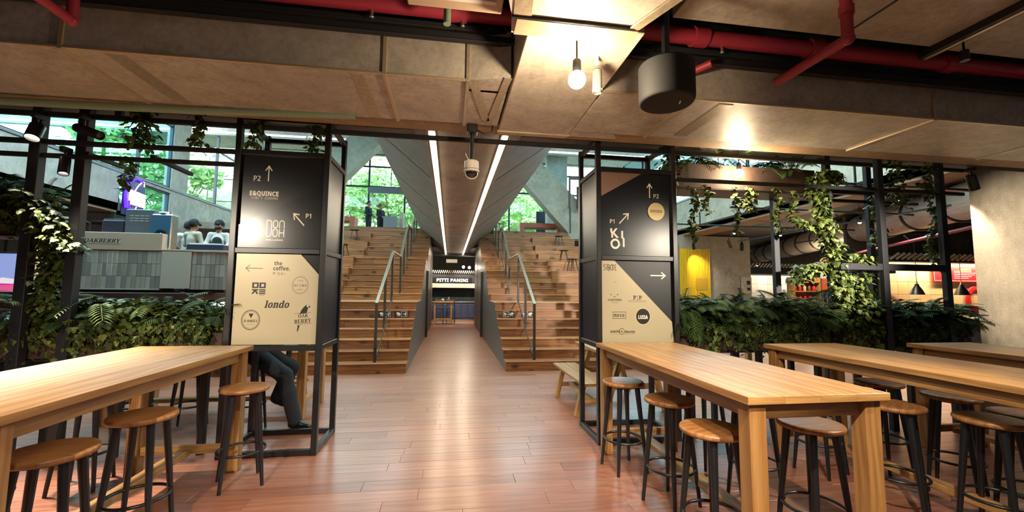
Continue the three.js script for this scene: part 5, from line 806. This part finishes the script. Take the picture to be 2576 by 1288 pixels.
  for (let r = 0; r < 5; r++) for (let i = 0; i < 5; i++) { const h = rr(0.14, 0.24); solo('shelf_jar', lathe([[0, 0], [0.06, 0], [0.06, h * 0.7], [0.035, h * 0.82], [0.035, h], [0, h]], 12), pick([M.oakDark, M.cream, M.orange, M.red]), `small jar, ${colN[i]} from the left on the ${rowN[r]} filled board of the wooden shelf unit`, 'jar', 'jars on the wooden shelf', [12.65 + i * 0.2, 0.33 + r * 0.34, -13.75]); }
  const lb = thing('hall_table', 'light wooden hall table seen between the two right hedges', 'table', [5.75, 0, -6.2]); part(lb, 'top', bx(-0.8, 0.8, 1.03, 1.07, -0.4, 0.4, 'x'), M.oak); for (const x of [-0.7, 0.7]) for (const z of [-0.32, 0.32]) part(lb, 'leg', bx(x - 0.04, x + 0.04, 0, 1.03, z - 0.04, z + 0.04, 'y'), M.oak);
  const sg = thing('round_notice', 'small white and orange notice behind the right vine column', 'sign', [10.65, 1.98, -10.4]); part(sg, 'upper', bx(-0.25, 0.25, 0.05, 0.3, 0, 0.02, 'x'), M.white); part(sg, 'lower', bx(-0.22, 0.22, -0.3, 0.04, 0, 0.02, 'x'), std({ color: 0xd1521d, roughness: 0.5 })); part(sg, 'post', bx(-0.02, 0.02, -1.98, -0.3, 0, 0.02, 'y'), M.black);
}

// ═════════ UPPER FLOOR AND OUTDOORS ═════════
{
  const F = 4.112;
  const tb = (lab, x0, x1, z, h) => { const t = thing('orange_bench_table', lab, 'table', [0, F, z]); part(t, 'top', bx(x0, x1, h - 0.2, h, -0.35, 0.35, 'x'), M.orange); for (const x of [x0, x1 - 0.2]) part(t, 'end_panel', bx(x, x + 0.2, 0, h - 0.2, -0.35, 0.35, 'y'), M.orange); part(t, 'rear_board', bx(x0 + 0.2, x1 - 0.2, 0.02, 0.12, -0.3, -0.25, 'x'), M.white); };
  tb('orange wooden table on the upper floor at left, partly hidden by the tower', -6.2, -4.04, -18.4, 0.54); tb('orange wooden table on the upper floor at right', 3.02, 4.92, -18.4, 0.52);
  const g = thing('grey_cabinet', 'plain grey cabinet beside the two suited people upstairs', 'cabinet', [-2.85, F, -20.2]); part(g, 'body', bx(-0.3, 0.3, 0.05, 0.92, -0.25, 0.25, 'y', 0.01), M.greyMetal); part(g, 'plinth', bx(-0.28, 0.28, 0, 0.05, -0.22, 0.22, 'x'), M.black); part(g, 'door', bx(-0.28, 0.28, 0.08, 0.9, 0.25, 0.265, 'y', 0.004), M.greyMetal);
  const wp = thing('white_pillar', 'pale round post right of the grey cabinet upstairs', 'post', [-2.4, F, -20.6]); part(wp, 'shaft', rod([0, 0.04, 0], [0, 1.2, 0], 0.13, 0.13, 20), M.cream); part(wp, 'base', rod([0, 0, 0], [0, 0.04, 0], 0.17, 0.17, 20), M.white);
  const sc = thing('dark_screen', 'tall dark blue display panel upstairs at right', 'panel', [4.9, F, -21]); part(sc, 'panel', bx(-0.55, 0.5, 0.1, 1.62, -0.03, 0.03, 'y', 0.01), phy({ color: 0x26324a, roughness: 0.12 })); part(sc, 'stand', bx(-0.5, 0.45, 0, 0.1, -0.15, 0.15, 'x'), M.black); part(sc, 'edge', bx(0.0, 0.04, 0.1, 1.35, 0.03, 0.04, 'y', 0.002), M.steel);
  const mb = thing('framed_menu', 'wooden framed menu board upstairs beside the right sign tower', 'sign', [5.5, 5.55, -17.0]); part(mb, 'frame', merge([bx(-0.55, 0.55, 0.85, 0.92, -0.05, 0.05, 'x'), bx(-0.55, -0.48, -0.4, 0.85, -0.05, 0.05, 'y'), bx(0.48, 0.55, -0.4, 0.85, -0.05, 0.05, 'y')]), M.walnut);
  part(mb, 'board', bx(-0.2, 0.46, -0.4, 0.55, -0.03, 0.0, 'y'), M.matte); for (let i = 0; i < 7; i++) part(mb, 'line', bar([-0.16, -0.3 + i * 0.11, 0.004], [0.4, -0.18 + i * 0.11, 0.004], 0.02, 0.006), M.white); part(mb, 'post', merge([bx(-0.52, -0.46, -1.49, -0.4, -0.03, 0.03, 'y'), bx(0.46, 0.52, -1.49, -0.4, -0.03, 0.03, 'y')]), M.walnut);
  // ground outside, with a bank
  const gnd = struct('ground', merge([bx(-60, 60, 3.4, 3.98, -70, -24.6, 'x', 0.05), bx(-10, 60, 3.88, 3.98, -24.6, -23.25, 'x', 0.01)]), M.grass);
  struct('ground_side', merge([bx(-60, -10.1, 1.0, 1.3, -60, -14.7, 'x', 0.05)]), M.grass);
  const bank = tag(part(scene, 'sand_bank', new THREE.SphereGeometry(1, 32, 16, 0, 6.283, 0, Math.PI / 2).scale(4.2, 2.2, 3), M.sand), 'pale sandy bank outside the glass at left', 'bank'); bank.position.set(-8.6, 3.95, -28.6);
  solo('boulder', new THREE.IcosahedronGeometry(0.5, 3).scale(0.8, 1.1, 0.7), M.concreteDark, 'grey boulder standing outside behind the right orange table', 'rock', null, [3.75, 4.6, -24.3]);
  // trees: trunk, boughs and thousands of leaves
  const treeLeaf = [leafGeo([[0, 0], [0.28, 0.2], [0.3, 0.5], [0, 1]], 0.2, 0.3), leafGeo([[0, 0], [0.2, 0.25], [0.18, 0.6], [0, 1]], 0.1, 0.2)];
  function tree(lab, x, y, z, h, r, n, size, mats) {
    const t = thing('tree', lab, 'tree', [x, y, z]); const boughs = [rod([0, 0, 0], [rr(-0.3, 0.3), h * 0.55, 0], 0.18, 0.1, 10)]; const cl = [];
    for (let i = 0; i < 16; i++) { const a = i * 2.4, rad = r * Math.sqrt(rr(0.1, 1)), yy = h * rr(0.3, 1); const p = [rad * Math.cos(a), yy, rad * Math.sin(a) * 0.7]; cl.push([p, r * rr(0.3, 0.5)]); boughs.push(rod([0, h * 0.3 + yy * 0.15, 0], p, 0.06, 0.015, 6)); }
    part(t, 'trunk', merge(boughs), M.bark);
    for (const [k, m] of mats.entries()) { const im = new THREE.InstancedMesh(pick(treeLeaf), m, n); const q = new THREE.Quaternion(), e = new THREE.Euler(), mm = new THREE.Matrix4(); for (let i = 0; i < n; i++) { const [p, cr] = pick(cl); let dx, dy, dz; do { dx = rr(-1, 1); dy = rr(-1, 1); dz = rr(-1, 1); } while (dx * dx + dy * dy + dz * dz > 1); e.set(rr(0, 6.3), rr(0, 6.3), rr(0, 6.3)); const s = size * rr(0.6, 1.3); mm.compose(V(p[0] + dx * cr, p[1] + dy * cr * 0.8, p[2] + dz * cr), q.setFromEuler(e), V(s, s, s)); im.setMatrixAt(i, mm); } im.name = k ? 'foliage_' + String(k).padStart(3, '0') : 'foliage'; im.userData.kind = 'stuff'; t.add(im); }
  }
  tree('tall leafy tree outside the far glass, straight behind the suited people', -4.2, 3.9, -29, 5.7, 3.0, 650, 0.34, M.tree); tree('leafy tree outside the far glass, close to the concrete beam', -0.8, 3.9, -31, 6.0, 3.2, 550, 0.36, M.tree);
  tree('leafy tree outside the far glass at left', -8.5, 3.9, -33, 6.6, 3.6, 800, 0.4, M.tree); tree('leafy tree outside the far glass right of the beam', 5.5, 3.9, -32, 6.2, 3.4, 800, 0.4, M.tree);
  tree('bright tree outside the left windows, near', -14.2, 1.3, -20, 6.8, 2.2, 900, 0.3, [M.tree[1], M.tree[3], M.palm[0]]); tree('tree outside the left windows, farther', -16, 1.3, -26.5, 7.6, 2.6, 800, 0.34, M.tree); tree('low tree outside the left windows, nearest the camera', -20, 1.3, -19.5, 6.6, 2.4, 800, 0.34, M.tree);
  // palms and tree ferns
  const pf = [frondGeo(1.5, 0.42, 18, 0.75, 0.75), frondGeo(1.2, 0.36, 16, 1.0, 0.8)];
  function palm(lab, x, y, z, h, n, s) { const t = thing('palm', lab, 'palm', [x, y, z]); part(t, 'trunk', rod([0, 0, 0], [0.05, h, 0], 0.1, 0.07, 10), M.bark); for (let i = 0; i < n; i++) { const m = part(t, 'frond', pick(pf), pick(M.palm), [0.05, h, 0]); m.rotation.order = 'YXZ'; m.rotation.set(rr(-0.5, 0.4), i * 2.399, rr(-0.2, 0.2)); m.scale.setScalar(s * rr(0.8, 1.2)); } }
  palm('bright green palm outside the far glass, left of the suited people', -7.0, 4.0, -25.6, 1.1, 26, 1.0); palm('low bright palm at the foot of the sandy bank', -5.7, 4.0, -25.4, 0.9, 22, 0.9); palm('taller palm behind the sandy bank', -6.0, 4.0, -29.5, 2.9, 24, 1.2);
  palm('bright palm outside the far glass, right of the beam', 4.3, 4.0, -25.6, 1.5, 28, 1.05); palm('lower palm beside the boulder at right', 3.0, 4.0, -26.2, 0.9, 22, 0.9); palm('palm farther right outside the far glass', 6.0, 4.0, -26.4, 1.2, 22, 0.9);
  // neighbouring building outside the left windows
  const nb = thing('neighbour_building', 'grey panelled building outside the second left window', 'building', [-15.6, 1.3, -29]); part(nb, 'wall', bx(-3, 3, 0, 9, -2, 0, 'x', 0.02), M.concreteDark); for (let r = 0; r < 6; r++) for (let i = 0; i < 4; i++) part(nb, 'wall_panel', bx(-2.95 + i * 1.48, -1.52 + i * 1.48, 0.1 + r * 1.45, 1.5 + r * 1.45, 0, 0.05, 'x', 0.01), M.concrete);
}

// ═════════ PEOPLE ═════════
// distance field of tapered capsules, smooth-joined, meshed by marching cubes on a box of its own
function field(bones, k) {
  return (x, y, z) => {
    let acc = 0;
    for (const b of bones) {
      const ax = b[0][0], ay = b[0][1], az = b[0][2], dx = b[1][0] - ax, dy = b[1][1] - ay, dz = b[1][2] - az, px = x - ax, py = y - ay, pz = z - az;
      const L = dx * dx + dy * dy + dz * dz, t = L > 0 ? Math.max(0, Math.min(1, (px * dx + py * dy + pz * dz) / L)) : 0; const sx = b[4] || 1;
      const ex = px - dx * t, ey = py - dy * t, ez = (pz - dz * t) / sx; const d = Math.sqrt(ex * ex + ey * ey + ez * ez) - (b[2] + (b[3] - b[2]) * t);
      acc += Math.exp(-d / k);
    }
    return -k * Math.log(Math.max(acc, 1e-30));
  };
}
function march(f, lo, hi, res) {
  const mc = new MarchingCubes(res, std({}), false, false, 400000); mc.isolation = 0; const s = res;
  for (let k = 0; k < s; k++) for (let j = 0; j < s; j++) for (let i = 0; i < s; i++) { const u = [i, j, k].map((v) => (v - s / 2) / (s / 2)); mc.field[k * s * s + j * s + i] = -f(lo[0] + (u[0] + 1) / 2 * (hi[0] - lo[0]), lo[1] + (u[1] + 1) / 2 * (hi[1] - lo[1]), lo[2] + (u[2] + 1) / 2 * (hi[2] - lo[2])); }
  mc.update(); const n = mc.count, P = new Float32Array(mc.positionArray.slice(0, n * 3)); const g = new THREE.BufferGeometry();
  for (let i = 0; i < n; i++) for (let a = 0; a < 3; a++) P[i * 3 + a] = lo[a] + (P[i * 3 + a] + 1) / 2 * (hi[a] - lo[a]);
  g.setAttribute('position', new THREE.BufferAttribute(P, 3)); const N = new Float32Array(n * 3), e = 0.004;
  for (let i = 0; i < n; i++) { const x = P[i * 3], y = P[i * 3 + 1], z = P[i * 3 + 2]; const a = f(x + e, y, z) - f(x - e, y, z), b = f(x, y + e, z) - f(x, y - e, z), c = f(x, y, z + e) - f(x, y, z - e), l = Math.hypot(a, b, c) || 1; N[i * 3] = a / l; N[i * 3 + 1] = b / l; N[i * 3 + 2] = c / l; }
  g.setAttribute('normal', new THREE.BufferAttribute(N, 3)); const U = new Float32Array(n * 2); for (let i = 0; i < n; i++) { U[i * 2] = P[i * 3]; U[i * 2 + 1] = P[i * 3 + 1]; } g.setAttribute('uv', new THREE.BufferAttribute(U, 2)); return g;
}
function meshOf(bones, k, res) {
  const lo = [9, 9, 9], hi = [-9, -9, -9]; for (const b of bones) for (const p of [b[0], b[1]]) for (let a = 0; a < 3; a++) { const r = Math.max(b[2], b[3]) * Math.max(1, b[4] || 1) + 0.03; lo[a] = Math.min(lo[a], p[a] - r); hi[a] = Math.max(hi[a], p[a] + r); }
  return march(field(bones, k), lo, hi, res);
}
const add = (a, b) => [a[0] + b[0], a[1] + b[1], a[2] + b[2]], mix = (a, b, t) => a.map((v, i) => v + (b[i] - v) * t);
const norm = (a) => { const l = Math.hypot(...a) || 1; return a.map((v) => v / l); }, sub = (a, b) => a.map((v, i) => v - b[i]), mul = (a, s) => a.map((v) => v * s), cross = (a, b) => [a[1] * b[2] - a[2] * b[1], a[2] * b[0] - a[0] * b[2], a[0] * b[1] - a[1] * b[0]];
// five-fingered hand: palm from the wrist along dir, fingers curled towards palmN
function handBones(wrist, dir, palmN, side, curl = 0.5) {
  const f = norm(dir), n = norm(palmN), w = norm(cross(f, n)), B = []; const at = (x, y, z) => add(wrist, add(mul(f, x), add(mul(w, y * side), mul(n, z))));
  for (let i = 0; i < 4; i++) { const y = -0.03 + i * 0.02; B.push([at(0.012, y * 0.6, 0), at(0.088, y, 0), 0.014, 0.012]); let p = at(0.088, y, 0), a = curl * 0.5; const L = [0.04, 0.045, 0.043, 0.034][i]; for (let s = 0; s < 3; s++) { const l = L * [1, 0.65, 0.5][s]; const q = add(p, add(mul(f, l * Math.cos(a)), mul(n, l * Math.sin(a)))); B.push([p, q, 0.0095 - s * 0.001, 0.0088 - s * 0.001]); p = q; a += curl; } }
  B.push([at(0.02, -0.03, 0.004), at(0.06, -0.056, 0.018), 0.013, 0.011], [at(0.06, -0.056, 0.018), at(0.092, -0.06, 0.03), 0.0105, 0.0085]); return B;
}
// person facing +z at the origin; P holds joints
function person(lab, pos, turn, o) {
  const t = thing('person', lab, 'person', pos, turn, o.group); const J = o.J;
  const hd = J.head, hn = J.neck; const fwd = norm(o.look || [0, 0, 1]), sideV = norm(cross([0, 1, 0], fwd)); const H = (x, y, z) => add(hd, add(mul(sideV, x), add([0, y, 0], mul(fwd, z))));
  const legs = (s, g = 0) => { const h = J['hip' + s], k = J['knee' + s], a = J['ankle' + s]; return [[h, k, 0.088 + g, 0.06 + g], [k, mix(k, a, 0.35), 0.058 + g, 0.056 + g], [mix(k, a, 0.35), a, 0.056 + g, 0.042 + g * 1.3]]; };
  const arms = (s, g = 0) => { const sh = J['shoulder' + s], e = J['elbow' + s], w = J['wrist' + s]; return [[sh, e, 0.052 + g, 0.04 + g], [e, w, 0.04 + g, 0.028 + g]]; };
  const torso = (g = 0) => [[J.pelvis, J.waist, 0.125 + g, 0.115 + g, 0.8], [J.waist, J.chest, 0.118 + g, 0.13 + g, 0.8], [J.chest, add(J.neck, [0, -0.05, 0]), 0.125 + g, 0.07 + g, 0.8], [J.shoulderL, J.shoulderR, 0.058 + g, 0.058 + g], [J.hipL, J.hipR, 0.1 + g, 0.1 + g]];
  const body = [...torso(-0.012), ...legs('L', -0.012), ...legs('R', -0.012), ...arms('L', -0.008), ...arms('R', -0.008), [add(J.neck, [0, -0.06, 0]), hd, 0.056, 0.052]];
  for (const s of ['L', 'R']) { const a = J['ankle' + s], d = norm(o['toe' + s] || fwd); body.push([a, add(a, add([0, -0.03, 0], mul(d, 0.08))), 0.03, 0.024]); }
  const bodyG = meshOf(body, 0.014, o.res || 92);
  const headB = [[H(0, 0.02, -0.012), H(0, 0.055, -0.012), 0.086, 0.086], [H(0, -0.03, 0.012), H(0, -0.075, 0.042), 0.066, 0.044], [H(0, -0.02, 0.086), H(0, 0.02, 0.078), 0.015, 0.008], [H(0, -0.024, 0.094), H(0, -0.024, 0.096), 0.013, 0.012], [H(-0.08, 0.005, -0.01), H(-0.084, 0.03, -0.018), 0.013, 0.016], [H(0.08, 0.005, -0.01), H(0.084, 0.03, -0.018), 0.013, 0.016], [H(-0.022, -0.053, 0.074), H(0.022, -0.053, 0.074), 0.009, 0.009], [H(-0.034, 0.04, 0.066), H(0.034, 0.04, 0.066), 0.014, 0.014], [add(hn, [0, -0.02, 0]), H(0, -0.03, -0.01), 0.052, 0.055]];
  const gs = [bodyG, meshOf(headB, 0.008, 64)];
  for (const s of ['L', 'R']) { const w = J['wrist' + s], e = J['elbow' + s]; gs.push(meshOf([[mix(e, w, 0.8), w, 0.03, 0.026], ...handBones(w, sub(w, e), o['palm' + s] || [s === 'L' ? -1 : 1, 0, 0.4], s === 'L' ? 1 : -1, o.curl || 0.5)], 0.0045, 60)); }
  part(t, 'body', merge(gs), o.skin || M.skin);
  for (const x of [-0.033, 0.033]) { const e = part(t, 'eye', new THREE.SphereGeometry(0.0115, 10, 8), M.white, H(x, 0.018, 0.071)); part(e, 'iris', new THREE.SphereGeometry(0.0062, 8, 6), M.hair, mul(fwd, 0.0072)); }
  part(t, 'mouth', meshOf([[H(-0.02, -0.054, 0.083), H(0.02, -0.054, 0.083), 0.005, 0.005]], 0.004, 20), std({ color: 0x7d3f38, roughness: 0.6 }));
  if (o.hair !== false) part(t, 'hair', meshOf([[H(0, 0.05, -0.025), H(0, 0.075, -0.015), 0.094, 0.088], [H(-0.06, 0.03, -0.04), H(0.06, 0.03, -0.04), 0.045, 0.045], ...(o.bun ? [[H(0, 0.05, -0.13), H(0, 0.05, -0.132), 0.045, 0.04]] : [])], 0.01, 44), o.hairMat || M.hair);
  part(t, 'shirt', meshOf([...torso(0.006), ...(o.sleeve === 'short' ? ['L', 'R'].map((s) => [J['shoulder' + s], mix(J['shoulder' + s], J['elbow' + s], 0.8), 0.062, 0.054]) : [...arms('L', 0.01).map((b) => b), ...arms('R', 0.01)]), ...(o.jacket ? [[add(J.pelvis, [0, -0.02, 0]), add(J.pelvis, [0, -0.1, 0]), 0.15, 0.155, 0.85]] : [])], 0.012, o.res || 84), o.shirt);
  part(t, 'trousers', meshOf([[J.pelvis, add(J.pelvis, [0, 0.08, 0]), 0.136, 0.125, 0.82], [J.hipL, J.hipR, 0.108, 0.108], ...legs('L', o.loose || 0.014), ...legs('R', o.loose || 0.014)], 0.012, o.res || 84), o.trousers);
  for (const s of ['L', 'R']) { const a = J['ankle' + s], d = norm(o['toe' + s] || fwd); const dn = [0, -0.035, 0]; part(t, 'shoe', meshOf([[add(a, add(dn, mul(d, -0.04))), add(a, add(dn, mul(d, 0.07))), 0.043, 0.042], [add(a, add(dn, mul(d, 0.07))), add(a, add([0, -0.045, 0], mul(d, 0.17))), 0.042, 0.032], [a, add(a, dn), 0.046, 0.045]], 0.01, 40), o.shoes || M.black); }
  if (o.cap) { const c = part(t, 'cap', meshOf([[H(0, 0.072, -0.02), H(0, 0.085, -0.008), 0.1, 0.095], [H(0, 0.05, -0.03), H(0, 0.06, -0.03), 0.098, 0.098]], 0.01, 44), o.cap); part(c, 'peak', meshOf([[H(-0.04, 0.06, 0.09), H(0.04, 0.06, 0.09), 0.018, 0.018], [H(0, 0.058, 0.08), H(0, 0.05, 0.15), 0.045, 0.03]].map((b) => b), 0.008, 36), o.cap); }
  if (o.apron) part(t, 'apron', meshOf([[add(J.chest, add([0, -0.02, 0], mul(fwd, 0.07))), add(J.waist, mul(fwd, 0.075)), 0.1, 0.115, 0.6], [add(J.waist, mul(fwd, 0.07)), add(J.pelvis, add([0, -0.2, 0], mul(fwd, 0.07))), 0.115, 0.13, 0.6]], 0.012, 48), o.apron);
  if (o.mask) part(t, 'face_mask', meshOf([[H(-0.04, -0.045, 0.05), H(0.04, -0.045, 0.05), 0.036, 0.036], [H(0, -0.03, 0.074), H(0, -0.07, 0.066), 0.03, 0.026]], 0.008, 36), o.mask);
  return t;
}
// standing joints for a height of about 1.7 m
function stand(extra = {}) {
  return { head: [0, 1.575, 0.015], neck: [0, 1.44, -0.01], chest: [0, 1.25, 0], waist: [0, 1.08, 0], pelvis: [0, 0.96, 0], shoulderL: [0.165, 1.37, -0.01], shoulderR: [-0.165, 1.37, -0.01], elbowL: [0.23, 1.1, -0.02], elbowR: [-0.23, 1.1, -0.02], wristL: [0.22, 0.87, 0.06], wristR: [-0.22, 0.87, 0.06], hipL: [0.085, 0.9, 0], hipR: [-0.085, 0.9, 0], kneeL: [0.1, 0.5, 0.02], kneeR: [-0.1, 0.5, 0.02], ankleL: [0.11, 0.085, -0.01], ankleR: [-0.11, 0.085, -0.01], ...extra };
}
const work = { elbowL: [0.24, 1.13, 0.04], elbowR: [-0.24, 1.13, 0.04], wristL: [0.14, 1.02, 0.25], wristR: [-0.14, 1.02, 0.25] };
person('stall worker in beige shirt and black cap, seen from behind', [-6.12, 1.5, -10.9], Math.PI - 0.35, { J: stand(work), shirt: M.cloth(0xa89f8e), trousers: M.cloth(0x17171a), cap: M.cloth(0x121214), res: 76 });
person('stall worker in pale shirt and black cap, mostly hidden by a colleague', [-6.45, 1.5, -11.3], Math.PI + 0.5, { J: stand(work), shirt: M.cloth(0xc3bdb2), trousers: M.cloth(0x17171a), cap: M.cloth(0x121214), res: 64 });
person('stall worker with black face mask and dark apron behind the tray', [-5.56, 1.5, -10.9], 0.15, { J: stand({ ...work }), shirt: M.cloth(0xb9b6b0), trousers: M.cloth(0x17171a), cap: M.cloth(0x121214), apron: M.cloth(0x15161a), mask: M.cloth(0x16171a), res: 76 });
person('suited person with tied hair standing upstairs, hands together', [-3.95, 4.112, -20.5], 1.2, { J: stand({ elbowL: [0.25, 1.12, 0.0], elbowR: [-0.25, 1.12, 0.0], wristL: [0.06, 1.0, 0.2], wristR: [-0.06, 1.0, 0.2] }), shirt: M.cloth(0x1f2738), trousers: M.cloth(0x1c2233), bun: true, jacket: true, res: 72 });
person('shorter person in a dark suit looking at something in both hands upstairs', [-3.38, 4.112, -20.4], 0.9, { J: (() => { const j = stand(work); for (const k in j) j[k] = mul(j[k], 0.9); return j; })(), look: [0, -0.1, 1], shirt: M.cloth(0x1b2230), trousers: M.cloth(0x1c2233), jacket: true, res: 68 });
// seated person behind the left tower: the board hides head and chest
{
  const J = { pelvis: [-2.28, 0.9, -5.32], waist: [-2.26, 1.04, -5.32], chest: [-2.22, 1.22, -5.32], neck: [-2.18, 1.42, -5.32], head: [-2.15, 1.55, -5.32], shoulderL: [-2.2, 1.34, -5.49], shoulderR: [-2.2, 1.34, -5.15], elbowL: [-2.08, 1.1, -5.54], elbowR: [-2.06, 1.12, -5.12], wristL: [-1.88, 1.16, -5.5], wristR: [-1.86, 1.16, -5.2], hipL: [-2.24, 0.87, -5.42], hipR: [-2.24, 0.87, -5.22], kneeL: [-1.86, 0.66, -5.4], kneeR: [-1.9, 0.66, -5.16], ankleL: [-1.98, 0.33, -5.36], ankleR: [-1.72, 0.09, -5.2] };
  J.kneeR = [-1.84, 0.62, -5.14];
  const rel = {}; for (const k in J) rel[k] = sub(J[k], [-2.28, 0, -5.32]);
  person('seated person in dark trousers behind the left sign tower, one leg stretched out', [-2.28, 0, -5.32], 0, { J: rel, look: [1, 0, 0.1], toeL: [0.9, -0.3, 0.2], toeR: [1, 0, 0.3], palmL: [0, -1, 0], palmR: [0, -1, 0], loose: 0.024, shirt: M.cloth(0x14171f), trousers: M.cloth(0x0c0e15), shoes: phy({ color: 0x0e0e10, roughness: 0.35 }), res: 104 });
}
person('person in a dark red top standing in the hall behind the right hedge', [9.85, 0, -9.6], 0.2, { J: (() => { const j = stand(work); for (const k in j) j[k] = mul(j[k], 0.93); return j; })(), shirt: M.cloth(0x8d2436), trousers: M.cloth(0x22242c), res: 56 });

renderer.render(scene, camera);
